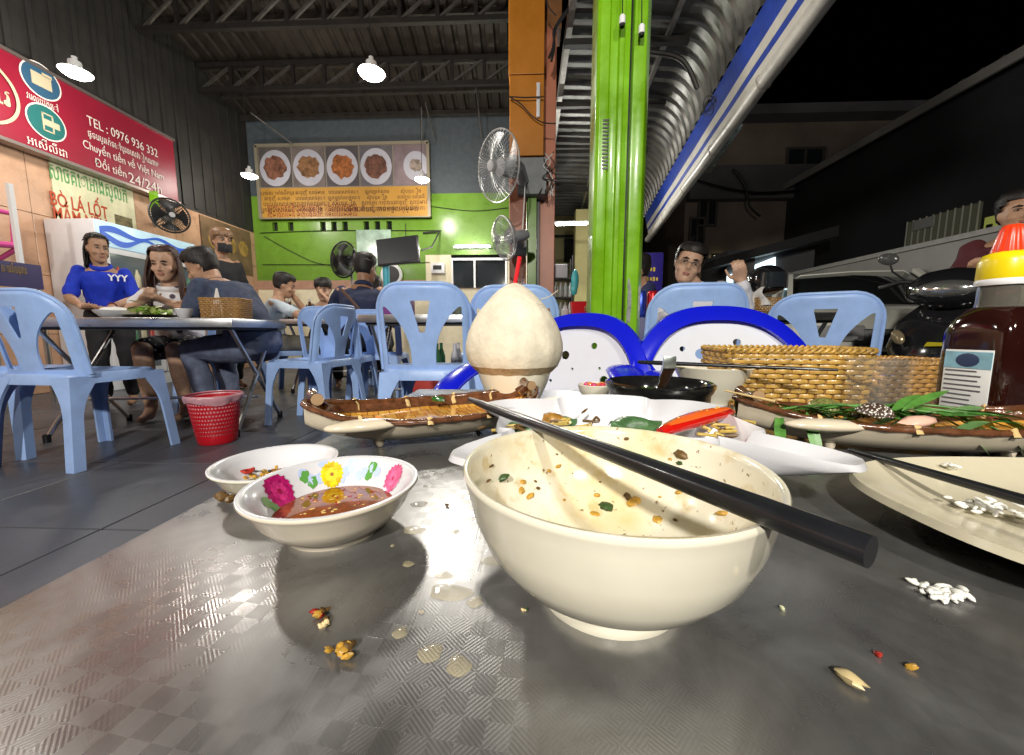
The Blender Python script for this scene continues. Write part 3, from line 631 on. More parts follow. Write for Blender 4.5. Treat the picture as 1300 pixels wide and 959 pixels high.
# ================================================================ FURNITURE AND FITTINGS
# ---- light blue stacking chair, faces local +Y, feet at z = 0
lblue = mat('light_blue_plastic', (.33,.49,.84), .36, var=.16, vs=7, sub=0, rvar=.06, bump=.03, bs=40)
def chair_back(f_, x, z, t, lean, z0=.43):
    y = -.185-lean*(z-z0)-.10*max(0, z-.60)**1.5+.13*(abs(x)/.23)**2.2*.42
    return y
def make_chair(name, label, mt, H=.80, hw=.222, group='light blue plastic chairs'):
    t = thing(name, label, 'chair', group=group)
    def outer(x, z):
        r = .125; qx = abs(x)-(hw-r); qz = abs(z-(H-.36))-(.36-r)
        return math.hypot(max(qx, 0), max(qz, 0))+min(max(qx, qz), 0)-r
    def f(x, z):
        ax = abs(x); s = .058+.125*max(0, (z-.47)/.245)**2.4
        hole = max(ax-(hw-.038-.02*max(0, .56-z)), s-ax, .452-z, z-.705)
        vv = max(ax-(.012+.034*(z-.595)/.135), .595-z, z-.728)
        return max(outer(x, z), -hole, -vv, .415-z)
    def mp(x, z, th):
        d = -outer(x, z); lip = max(0, 1-d/.022)
        return (x*(1-.03*max(0, .6-z)), chair_back(f, x, z, th, .17)+th+lip**2*.016, z)
    MB().panel(f, -hw-.01, hw+.01, .41, H+.01, 64, .007, mp).build('backrest', mt, t, smooth=50)
    # rolled edge all round the back
    pts = []
    for k in range(-30, 31):
        a = k/30
        # walk the outline
        if abs(a) > .45: z = .43+(H-.125-.43)*(1-abs(a))/.55; x = math.copysign(hw, a)
        else: an = a/.45; x = None
        if x is None:
            u = an*(PI/2)
            if abs(an) > .5: q = (abs(an)-.5)/.5*PI/2; x = math.copysign(hw-.125+.125*math.sin(q), an); z = H-.125+.125*math.cos(q)
            else: x = an/.5*(hw-.125); z = H
        pts.append((x*(1-.03*max(0, .6-z)), chair_back(f, x, z, 0, .17)+.010, z))
    MB().tube(pts, .0085, 8).build('back_rim', mt, t, smooth=60)
    def ring(hx, hy, z, n=36, e=5., cy=0.):
        o = []
        for j in range(n):
            a = 2*PI*j/n; c, s = math.cos(a), math.sin(a); k = (abs(c)**e+abs(s)**e)**(-1/e)
            o.append((hx*c*k, cy+hy*s*k, z))
        return o
    MB().rings([ring(.10,.10,.418), ring(.17,.16,.422), ring(.198,.188,.433), ring(.207,.198,.434), ring(.213,.204,.424), ring(.216,.207,.385), ring(.210,.201,.385), ring(.20,.19,.41)], cap=True).build('seat', mt, t, smooth=45)
    for sx in (-1,1):
        for sy in (-1,1):
            rs = []
            for k in range(11):
                u = k/10; z = .42*(1-u); fl = .045+.075*max(0, 1-u*2.2)**2; sp = .028*u
                cx, cy = sx*(.212+sp), sy*(.203+sp*(1.6 if sy < 0 else 1)); th = .012
                wx, wy = fl, fl
                p = [(cx,cy),(cx-sx*wx,cy),(cx-sx*wx,cy-sy*th),(cx-sx*th*1.3,cy-sy*th*1.3),(cx-sx*th,cy-sy*wy),(cx,cy-sy*wy)]
                if sx*sy < 0: p = p[::-1]
                rs.append([(a, b, z) for a, b in p])
            MB().rings(rs).build('leg', mt, t, smooth=40, bevel=.0)
    return t
def chair_at(x, y, rz, label, z=0, first=[None], sc=None):
    if first[0] is None:
        first[0] = make_chair('plastic_chair', label, lblue); first[0].location = (x,y,z); first[0].rotation_euler = (0,0,rz)
        if sc: first[0].scale = sc
        return first[0]
    return dup(first[0], (x,y,z), (0,0,rz), label, scale=sc or (1,1,1))
chair_at(-2.21, 1.82, R(-5), 'light blue plastic chair pulled up to the near side of the diners\' table')
chair_at(-2.72, 1.92, R(10), 'light blue plastic chair at the near side of the diners\' table, farther from the bin')
chair_at(-1.50, 2.66, R(82), 'light blue plastic chair under the man in the denim shirt')
chair_at(-1.50, 3.02, R(2), 'empty light blue plastic chair before the table with beer bottles')
chair_at(-.48, 1.93, R(2), 'light blue plastic chair seen from behind between bin and coconut', sc=(.96,1,1.04))
chair_at(-.06, 2.06, R(-3), 'light blue plastic chair partly hidden by the white coconut', sc=(.96,1,1.04))
chair_at(.80, 2.02, R(-4), 'light blue plastic chair behind the blue armchair, before the man in glasses', sc=(1,1,1.04))
chair_at(1.52, 2.10, R(-30), 'light blue plastic chair standing before the parked car', sc=(1,1,1.0))
chair_at(-2.45, 2.98, R(180), 'light blue plastic chair under the woman in the patterned blouse')
chair_at(-1.33, 3.42, R(5), 'light blue plastic chair under the man in the navy polo shirt')
chair_at(-2.42, 3.95, R(-70), 'light blue plastic chair under the man raising his arm by the beer bottles')
chair_at(-2.05, 4.62, R(180), 'light blue plastic chair under the man drinking behind the beer bottles')
chair_at(-.40, 3.35, R(95), 'light blue plastic chair behind the coconut near the orange pillar')
chair_at(1.08, 2.78, R(200), 'light blue plastic chair under the man in glasses')
# ---- royal blue and white armchair, faces local +Y
rblue = mat('royal_blue_plastic', (.006,.012,.60), .25, coat=.3, var=.06); wpl = mat('white_chair_panel', (.76,.78,.82), .35, var=.03)
def make_armchair(label):
    t = thing('armchair', label, 'armchair', group='blue and white plastic armchairs')
    H, hw = .815, .275
    def rb(x, z, hx, z0, z1, r):
        qx = abs(x)-(hx-r); qz = abs(z-(z0+z1)/2)-((z1-z0)/2-r)
        return math.hypot(max(qx, 0), max(qz, 0))+min(max(qx, qz), 0)-r
    def outer(x, z):
        e = ((abs(x)/hw)**2.5+(max(0, z-.40)/(H-.40))**2.5)**(1/2.5)-1
        return e*.2
    def inner(x, z):
        e = ((abs(x)/(hw-.044))**2.6+(max(0, z-.40)/(H-.40-.044))**2.6)**(1/2.6)-1
        return e*.2
    def sl(z): return .085+.20*max(0, (z-.42)/.345)**1.35
    def mp(x, z, th): return (x, -.20-.20*(z-.43)+.55*x*x+th, z)
    def mpb(x, z, th): d = -outer(x, z); return (x, -.20-.20*(z-.43)+.55*x*x+th+.016*math.sin(max(0, min(1, d/.05))*PI), z)
    MB().panel(lambda x, z: max(outer(x, z), -inner(x, z), .41-z), -.29, .29, .40, .83, 76, .02, mpb).build('back_frame', rblue, t, smooth=50)
    for s in (-1,1):
        MB().panel(lambda x, z: max(abs(x*s-sl(z)-.016)-.020, inner(x, z)-.006, .41-z), -.29, .29, .40, .83, 96, .022, mp).build('back_stile', rblue, t, smooth=50)
    holes = []
    rr = random.Random(5)
    for k in range(34):
        x = rr.uniform(-.2,.2); z = rr.uniform(.47,.74); r = rr.choice([.005,.006,.008,.011,.015])
        if abs(x) < sl(z)-.03 and inner(x, z) < -.03 and all(math.hypot(x-a, z-b) > r+c+.01 for a, b, c in holes): holes.append((x,z,r))
    MB().panel(lambda x, z: max(abs(x)-sl(z), inner(x, z)-.004, .43-z, max(c-math.hypot(x-a, z-b) for a, b, c in holes)), -.25, .25, .42, .79, 130, .006, mp).build('back_panel', wpl, t, smooth=50)
    MB().rings([[(hx*math.cos(a)*(abs(math.cos(a))**4+abs(math.sin(a))**4)**-.25, .02+hy*math.sin(a)*(abs(math.cos(a))**4+abs(math.sin(a))**4)**-.25, z) for a in [2*PI*j/36 for j in range(36)]] for hx, hy, z in ((.12,.12,.405),(.22,.21,.415),(.245,.235,.43),(.25,.24,.42),(.25,.24,.38))]).build('seat', rblue, t, smooth=45)
    for s in (-1,1):
        arm = smoothpath([(s*.262,-.20,.615),(s*.285,-.14,.63),(s*.292,-.07,.625),(s*.292,.00,.60),(s*.285,.06,.56),(s*.268,.09,.50),(s*.252,.09,.42)], 7)
        MB().tube(arm, [.036+.012*math.sin(i/len(arm)*PI) for i in range(len(arm))], 14, flat=.42, up=(0,0,1)).build('armrest', rblue, t, smooth=60)
        for y in (-.2,.21):
            MB().rings([[(s*(.235+.02*u)+a, y*(1+.12*u)+b, .40*(1-u)) for a, b in ((-.028,-.028),(.028,-.028),(.028,.028),(-.028,.028))] for u in (0,.5,1)]).build('leg', rblue, t, bevel=.008)
    return t
ac = make_armchair('blue and white plastic armchair behind the coconut, turned aside')
ac.location = (.015,1.10,-.13); ac.rotation_euler = (0,0,R(180-36)); ac.scale = (1.05,1.1,1)
ac2 = dup(ac, (.60,.965,-.13), (0,0,R(183)), 'blue and white plastic armchair behind the wicker baskets', scale=(1.14,1,1.02))
# ---- folding steel tables
def steel_table(name, label, c, w, d, h, rz=0, z0=0., legs=True, top=None):
    t = thing(name, label, 'table', (c[0],c[1],z0), (0,0,rz), 'folding steel tables')
    MB().box((0,0,h-.026), (w,d,.052)).build('table_top', top or steel, t, bevel=.006)
    MB().box((0,0,h-.058), (w-.08,d-.08,.018)).build('underframe', dsteel, t, smooth=0)
    for s in (-1,1):
        for q in (-1,1):
            MB().tube([(s*(w/2-.06),-q*(d/2-.08),h-.05), (s*(w/2-.06)+s*.0,q*(d/2-.06),.02)], .0125, 10).build('leg', steel, t)
            kk = kids(t)[-1]; MB().lathe([(0,0),(.017,0),(.018,.04),(.0135,.045)], 12, (s*(w/2-.06),q*(d/2-.06),0)).build('rubber_foot', blackp, kk)
    MB().tube([(-w/2+.06,0,.20),(w/2-.06,0,.20)], .009, 8).build('cross_rail', steel, t)
    return t
steel_table('steel_table', 'folding steel table where the three diners sit', (-2.27,2.36), 1.12, .66, .70, R(9))
steel_table('steel_table', 'folding steel table carrying two beer bottles', (-1.98,4.08), 1.0, .62, .75, R(3))
steel_table('steel_table', 'folding steel table in front of the man in the navy polo shirt', (-.62,2.78), 1.0, .55, .735, 0)
steel_table('steel_table', 'folding steel table with the black helmet, near the man in glasses', (1.60,2.92), .95, .6, .75, R(2))
steel_table('steel_table', 'folding steel table far under the drinks rack', (.62,5.6), .9, .6, .8, 0)
# ---- red perforated bin with pink bag
bn = thing('waste_basket', 'red perforated plastic waste basket lined with a pink bag', 'bin', tuple(atz(277,561,0)))
redp = mat('red_bin_plastic', (.50,.008,.018), .3, sub=0, var=.05)
def hexf(u, z):
    du, dz = .0131, .0215; b = 9
    j0 = round((z-.06)/dz)
    for j in (j0-1, j0, j0+1):
        if j < 0 or j > 8: continue
        i0 = round((u-(.5*du if j % 2 else 0))/du)
        for i in (i0-1, i0, i0+1):
            b = min(b, math.hypot((u-i*du-(.5*du if j % 2 else 0))*1.18, z-.06-j*dz))
    return .0055-b
def binm(u, z, th): r = .090+.033*z/.25+th; a = u/.0131*2*PI/48; return (r*math.cos(a), r*math.sin(a), z)
MB().panel(hexf, 0, .0131*48, .03, .26, 336, .003, binm, wrap=True).build('perforated_wall', redp, bn, smooth=40)
MB().lathe([(0,.002),(.088,.002),(.0925,.01),(.0955,.032),(.0925,.032),(.089,.012),(0,.010)], 48).build('base', redp, bn)
MB().lathe([(.1225,.258),(.130,.262),(.131,.272),(.126,.275),(.121,.272)], 48).build('rim', redp, bn)
pink = mat('pink_bag_film', (.80,.42,.48), .3, trans=.25, var=.2, vs=20, bump=.6, bs=25)
bg_ = MB(); rs = []
for k in range(12):
    u = k/11; ring = []
    for j in range(60):
        a = 2*PI*j/60; wv = math.sin(a*7)*.004+math.sin(a*13+1)*.003+math.sin(a*3)*.006
        if u < .5: r = .118-.0*u; z = .035+.49*u; r = .088+.042*u*2
        else: v = (u-.5)*2; r = .130+.008*math.sin(v*PI)+wv*v; z = .28-.045*v+math.sin(a*3+.6)*.012*v+.008*math.sin(v*PI)
        ring.append((r*math.cos(a), r*math.sin(a), z))
    rs.append(ring)
bg_.rings(rs, cap=False).build('pink_liner', pink, bn, smooth=60)
# ---- fridge, front faces +X
fg = thing('drinks_fridge', 'white two door drinks fridge with a blue header against side wall', 'fridge', (0,0,0))
fy0, fx1 = 3.87, -4.40; fy1 = 5.05; fx0 = -4.93; fz = at(108,277,3.87).z
fw = mat('fridge_white', (.66,.66,.68), .3, var=.05)
MB().box(((fx0+fx1)/2,(fy0+fy1)/2,fz/2), (fx1-fx0,fy1-fy0,fz)).build('cabinet', fw, fg, bevel=.012)
hd = MB().box((fx1+.012,(fy0+fy1)/2,fz-.13), (.024,fy1-fy0-.02,.25)).build('header_panel', mat('fridge_header_print', (.55,.75,.85), .3, emit=.35, ecol=(.35,.6,.8), var=.3, vs=3), fg, bevel=.003)
wvM = mat('wave_print', (.02,.10,.55), .3, emit=.2, ecol=(.02,.12,.6))
for k, (dz, am) in enumerate(((.06,.03),(-.01,.04))):
    pt = [(fy0+.03+(fy1-fy0-.06)*j/30, fz-.13+dz+am*math.sin(j*.45+k*2)) for j in range(31)]
    pt += [(y, z-.045-.02*math.sin(j*.3)) for j, (y, z) in enumerate(reversed(pt))]
    MB().prism(pt, 0, .003, lambda a, b, q: (fx1+.025+q+.001*k, a, b)).build('wave_print', wvM, hd, smooth=0)
dgl = mat('fridge_glass', (.10,.13,.15), .08, spec=.7)
for k in range(2):
    yc = fy0+.03+(fy1-fy0-.06)*(k+.5)/2; w = (fy1-fy0-.08)/2
    d_ = MB().box((fx1+.016,yc,(fz-.27+.16)/2), (.03,w-.09,fz-.27-.26)).build('door_glass', dgl, fg, smooth=0)
    q = MB()
    for s in (-1,1): q.box((fx1+.02,yc+s*(w/2-.025),(fz-.27+.16)/2), (.045,.05,fz-.27-.16))
    q.box((fx1+.021,yc,fz-.30), (.045,w,.05)).box((fx1+.021,yc,.20), (.045,w,.05)).build('door_frame', fw, d_, smooth=0)
    MB().box((fx1+.055,yc+(w/2-.05)*(1 if k == 0 else -1),.95), (.03,.02,.4)).build('door_handle', blackp, d_, bevel=.005)
    for z in (.5,.8,1.1): MB().box((fx1+.034,yc,z), (.004,w-.1,.012)).build('shelf_edge', whitep, d_, smooth=0)
    for z in (.51,.81,1.11):
        for j in range(4): MB().lathe([(0,0),(.03,0),(.03,.13),(.012,.18),(.012,.2),(0,.2)], 10, (fx1+.03,yc-.15+j*.1,z)).build('bottle_display', mat('can_%d' % ((j+k) % 3), [(.4,.05,.04),(.05,.2,.1),(.5,.45,.3)][(j+k) % 3], .3), d_)
# ---- pink shelf frame and purple counter sign at the far left
pk = thing('pink_shelf', 'pink plastic shelf frame mounted on the peach wall', 'shelf')
pkM = mat('pink_plastic', (.62,.08,.30), .35)
A = [atx(-30,262,-4.6), atx(17,272,-4.6), atx(20,312,-4.6), atx(-30,308,-4.6)]
MB().tube([A[0], A[1], A[2]], .028, 10).build('upright_frame', pkM, pk); MB().tube([A[3], A[2]], .028, 10).build('shelf_bar', pkM, pk)
MB().tube([A[2]-V((0,0,.03)), V((-4.94,A[2].y,A[2].z-.2))], .02, 10).build('bracket', pkM, pk); MB().tube([A[0], A[3]], .025, 10).build('upright_bar', pkM, pk)
MB().box(((A[2].x-.15),(A[2].y+A[3].y)/2,A[2].z+.0), (.34,A[2].y-A[3].y,.02)).build('shelf_board', pkM, pk)
ct = thing('counter_sign', 'purple printed counter sign in front of the pink shelf', 'sign')
c0, c1 = atx(-40,342,-4.15), atx(53,340,-4.15)
MB().box((-4.17,(c0.y+c1.y)/2,(c0.z+.0)), (.03,c1.y-c0.y,.20)).build('sign_panel', mat('purple_print', (.03,.02,.11), .35), ct, smooth=0)
walltext('ភោជនីយដ្ឋាន', (2,345), (36,0), .09, mat('gold_print', (.30,.2,.06), .5), ct, -4.15)
MB().tube([(-4.18,c1.y-.02,c0.z-.1),(-4.18,c1.y-.02,0)], .018, 8).build('leg', steel, ct); MB().tube([(-4.18,c0.y+.1,c0.z-.1),(-4.18,c0.y+.1,0)], .018, 8).build('leg', steel, ct)
MB().box((-4.2,c1.y-.1,c0.z+.28), (.03,.03,.9)).build('white_post', whitep, ct, smooth=0)
# ---- fans
cageM = mat('fan_cage_wire', (.03,.03,.03), .4, .5); cageL = mat('fan_cage_light', (.55,.55,.54), .35, .6); blade = mat('fan_blade_black', (.02,.02,.022), .35)
clearB = mat('fan_blade_clear', (.30,.31,.32), .35, alpha=.35); greyM = mat('fan_grey', (.28,.28,.29), .4)
def fan_head(par, M, r, cm, bm_, body, nw=40, wr=.0022, depth=.13):
    k = MB()
    for s in (-1,1):
        for j in range(nw):
            a = 2*PI*j/nw; k.tube([(r*.16*math.cos(a),s*depth/2*1.0,r*.16*math.sin(a)),(r*.6*math.cos(a+.1),s*depth*.46,r*.6*math.sin(a+.1)),(r*math.cos(a+.15),s*.012,r*math.sin(a+.15))], wr, 4, cap=False)
    for rr_ in (r, r*.99): k.tube([(rr_*math.cos(2*PI*j/40),0,rr_*math.sin(2*PI*j/40)) for j in range(41)], wr*3.2, 6, cap=False)
    k.xf(M).build('cage', cm, par)
    b = MB()
    for j in range(4):
        a0 = 2*PI*j/4
        b.grid(lambda u, v: M @ V((r*(.12+.78*u)*math.cos(a0+(v-.5)*(.5+.9*u)),(v-.5)*.06,r*(.12+.78*u)*math.sin(a0+(v-.5)*(.5+.9*u)))), 6, 6)
    b.build('blades', bm_, par)
    MB().lathe([(0,-depth*.58),(r*.15,-depth*.56),(r*.17,-depth*.45),(r*.17,-depth*.3),(0,-depth*.3)], 20).xf(M @ Mx.Rotation(-PI/2, 4, 'X')).build('hub_cap', body, par)
    MB().lathe([(0,.02),(r*.26,.02),(r*.28,.06),(r*.26,.17),(r*.16,.21),(0,.21)], 20).xf(M @ Mx.Rotation(-PI/2, 4, 'X')).build('motor', body, par)
def fM(c, yaw, pitch=0): return Mx.Translation(c) @ Mx.Rotation(yaw, 4, 'Z') @ Mx.Rotation(pitch, 4, 'X')
f1 = thing('stand_fan', 'black caged stand fan in front of the green wall', 'fan')
c = at(436,330,5.2); fan_head(f1, fM(c, R(-22)), .235, cageM, blade, blackp, 60, .0032)
MB().tube([c+V((.03,.16,-.05)), V((c.x+.03,c.y+.16,.04))], .016, 10).build('pole', greyM, f1); MB().lathe([(0,0),(.2,0),(.2,.02),(.06,.05),(.03,.08),(0,.08)], 32, (c.x+.03,c.y+.16,0)).build('base', blackp, f1)
f2 = thing('pillar_fan', 'grey wall fan with clear disc, upper one on the orange pillar', 'fan', group='fans on the orange pillar')
c = at(632,212,3.02); fan_head(f2, fM(c, R(-48), R(8)), .245, cageL, clearB, greyM, 44, .0014)
MB().tube([at(650,205,3.14), at(660,214,3.3), at(664,230,3.42)], [.05,.045,.05], 12).build('wall_arm', greyM, f2)
f3 = thing('pillar_fan', 'grey wall fan on the orange pillar, lower one above the coconut straw', 'fan', group='fans on the orange pillar')
c = at(640,303,3.0); fan_head(f3, fM(c, R(-62), R(14)), .16, cageL, clearB, greyM, 36, .0016)
MB().tube([at(648,296,3.1), at(656,302,3.25), at(660,312,3.42)], [.045,.04,.05], 12).build('wall_arm', greyM, f3); MB().box(at(660,312,3.42), (.12,.08,.17)).build('wall_plate', greyM, f3, bevel=.01)
f4 = thing('wall_fan', 'dark wall fan on peach wall below the crimson sign', 'fan')
c = at(216,274,4.75); fan_head(f4, fM(c, R(60)), .20, cageM, blade, greyM, 40, .003)
MB().tube([at(196,272,4.8), at(206,274,4.8)], .05, 10).build('wall_arm', whitep, f4); MB().tube([at(196,272,4.8), V((-4.94, at(190,268,4.9).y+.2, at(196,272,4.8).z-.05))], .03, 8).build('wall_mount', greyM, f4)
MB().box(at(196,256,4.85), (.1,.02,.24)).build('green_tag', lime, f4, smooth=0)
# ---- television on its post
tv = thing('television', 'black flat television tilted on a teal post', 'television')
c = at(505.5,319,5.3); M = Mx.Translation(c) @ Mx.Rotation(R(-4), 4, 'Z') @ Mx.Rotation(R(-5), 4, 'Y') @ Mx.Rotation(R(-6), 4, 'X')
MB().box((0,0,0), (.585,.05,.36)).xf(M).build('housing', blackp, tv, bevel=.006); MB().box((0,-.027,.005), (.555,.004,.325)).xf(M).build('screen', mat('tv_screen', (.012,.013,.016), .3), tv, smooth=0)
MB().tube([at(490,338,5.36), V((at(490,338,5.36).x,5.36,0))], .045, 14).build('post', mat('teal_paint', (.04,.28,.36), .4), tv); MB().box((c.x,c.y+.06,c.z-.1), (.3,.08,.1)).build('bracket', dsteel, tv, smooth=0)
MB().lathe([(0,0),(.22,0),(.22,.02),(.05,.03),(0,.03)], 24, (at(490,338,5.36).x,5.36,0)).build('base_plate', dsteel, tv)
ck = thing('round_mirror', 'small round white framed dial on the green wall behind the television', 'dial')
c = at(497,349,BY-.05); MB().lathe([(.15,-.02),(.19,-.02),(.2,0),(.19,.02),(.15,.02)], 32).xf(Mx.Translation(c) @ Mx.Rotation(PI/2, 4, 'X')).build('rim', whitep, ck); MB().lathe([(0,.0),(.155,.0),(.155,.01),(0,.01)], 32).xf(Mx.Translation(c) @ Mx.Rotation(PI/2, 4, 'X')).build('face', blackp, ck)
pb = thing('wall_poster', 'pale glossy poster on the green wall behind the television', 'poster')
c = at(475,315,BY-.02); MB().box(c, (.62,.02,.62)).build('sheet', mat('pale_poster', (.45,.62,.50), .15, var=.5, vs=4), pb, smooth=0)
acn = thing('meter_box', 'small white meter box on the cream wall beside the dark window', 'box')
c = at(556,341,BY-.06); MB().box(c, (.24,.09,.18)).build('housing', whitep, acn, bevel=.01); MB().box(c+V((0,-.05,.01)), (.15,.01,.07)).build('display', blackp, acn, smooth=0)
# ---- drinks rack, red basin and other things at the far kitchen end
rk = thing('drinks_rack', 'dark steel rack stacked with clear water bottles', 'rack')
RX0, RX1, RY = at(703,360,5.9).x, at(727,360,5.9).x, 5.9
for x in (RX0, RX1):
    for y in (RY, RY+.3): MB().tube([(x,y,0),(x,y,1.75)], .014, 8).build('upright', dsteel, rk)
for z in (.85,1.14,1.42): MB().box(((RX0+RX1)/2,RY+.15,z), (RX1-RX0,.3,.02)).build('shelf', dsteel, rk, smooth=0)
btlM = mat('clear_bottle', (.75,.80,.82), .15, trans=.55); wtr = [btlM, mat('pale_box', (.55,.55,.6), .5), mat('teal_bag', (.05,.35,.38), .4)]
for z, n in ((.86,4),(1.15,4)):
    for j in range(n):
        tag(MB().lathe([(0,0),(.028,0),(.03,.02),(.03,.15),(.013,.19),(.013,.215),(0,.215)], 14, (RX0+.045+j*.07,RY+.08,z)).build('water_bottle', btlM), 'clear water bottle standing on the %s shelf of the dark rack' % ('lower' if z < 1 else 'middle'), 'bottle', 'water bottles on the rack')
tag(MB().box((at(712,343,5.9).x,RY+.14,1.53), (.2,.24,.2)).build('white_carton', wtr[1], bevel=.006), 'white carton on the top shelf of the dark bottle rack', 'carton')
tag(remesh(MB().ball((RX1+.03,RY-.02,1.38), (.06,.05,.17)).ball((RX1+.02,RY-.02,1.24), (.05,.05,.08)), 'hanging_bag', wtr[2], .012), 'teal bag hanging at the end of the dark bottle rack', 'bag')
q = at(739,396,5.5)
bs = thing('red_basin', 'square red plastic basin on the far steel table', 'basin', (q.x-.02,5.55,.80))
MB().rings([[(w*sx,w*.8*sy,z) for sx, sy in ((-1,-1),(1,-1),(1,1),(-1,1))] for w, z in ((.11,0),(.135,.24),(.145,.245),(.125,.24),(.10,.012))]).build('basin', mat('red_basin_plastic', (.55,.012,.02), .3), bs, bevel=.006)
for k, (px, c_) in enumerate(((718,(.6,.6,.62)),(732,(.65,.62,.5)),(741,(.6,.55,.5)))):
    q = at(px, 380, 5.7); tag(MB().lathe([(0,0),(.05,0),(.055,.02),(.055,.14),(.03,.17),(.03,.2),(0,.2)], 16, (q.x,5.72,.8)).build('jar', mat('jar_%d' % k, c_, .35)), ['lilac white jar behind the red basin', 'cream jar behind the red basin', 'tan jar behind the red basin'][k], 'jar')
# purple panel, crate and cans behind the green pillar
pp = thing('standing_banner', 'purple standing banner with yellow lettering right of the lime pillar', 'banner')
c = at(822,335,3.4); MB().box((c.x,3.4,c.z-.08), (.26,.03,.34)).build('panel', mat('violet_print', (.03,.02,.22), .35), pp, bevel=.01)
yp = mat('yellow_print', (.7,.5,.05), .5)
for r_, (n_l, zz) in enumerate(((3,-.05),(4,-.13))):
    for k in range(n_l): MB().box((c.x+.0+k*.026,3.382,c.z+zz), (.016,.004,.034-.008*(k % 2))).build('print_mark', yp, pp, smooth=0)
MB().tube([(c.x,3.42,c.z-.2),(c.x,3.42,0)], .015, 8).build('pole', steel, pp); MB().lathe([(0,0),(.18,0),(.18,.015),(0,.03)], 24, (c.x,3.42,0)).build('base', dsteel, pp)
st = thing('drinks_stand', 'dark blue crate stand for drink cans by the lime pillar', 'stand')
c = at(826,405,2.6); MB().box((c.x,2.66,.36), (.32,.28,.72)).build('cabinet', mat('crate_blue', (.015,.02,.12), .4), st, bevel=.01)
for k, (px, col, nm) in enumerate(((814,(.02,.05,.4),'blue'),(828.5,(.55,.015,.02),'red'))):
    q = at(px, 400, 2.58); cn = thing('drink_can', nm+' drink can on the dark crate stand by the lime pillar', 'can', (q.x,2.6,.72), group='drink cans')
    MB().lathe([(0,.002),(.024,.002),(.032,.012),(.033,.02),(.033,.15),(.028,.163),(.026,.166)], 20).build('body', mat('can_'+nm, col, .25, .5, var=.3, vs=20), cn); MB().lathe([(.028,.163),(.025,.162),(0,.162)], 20).build('lid', chromeM, cn)
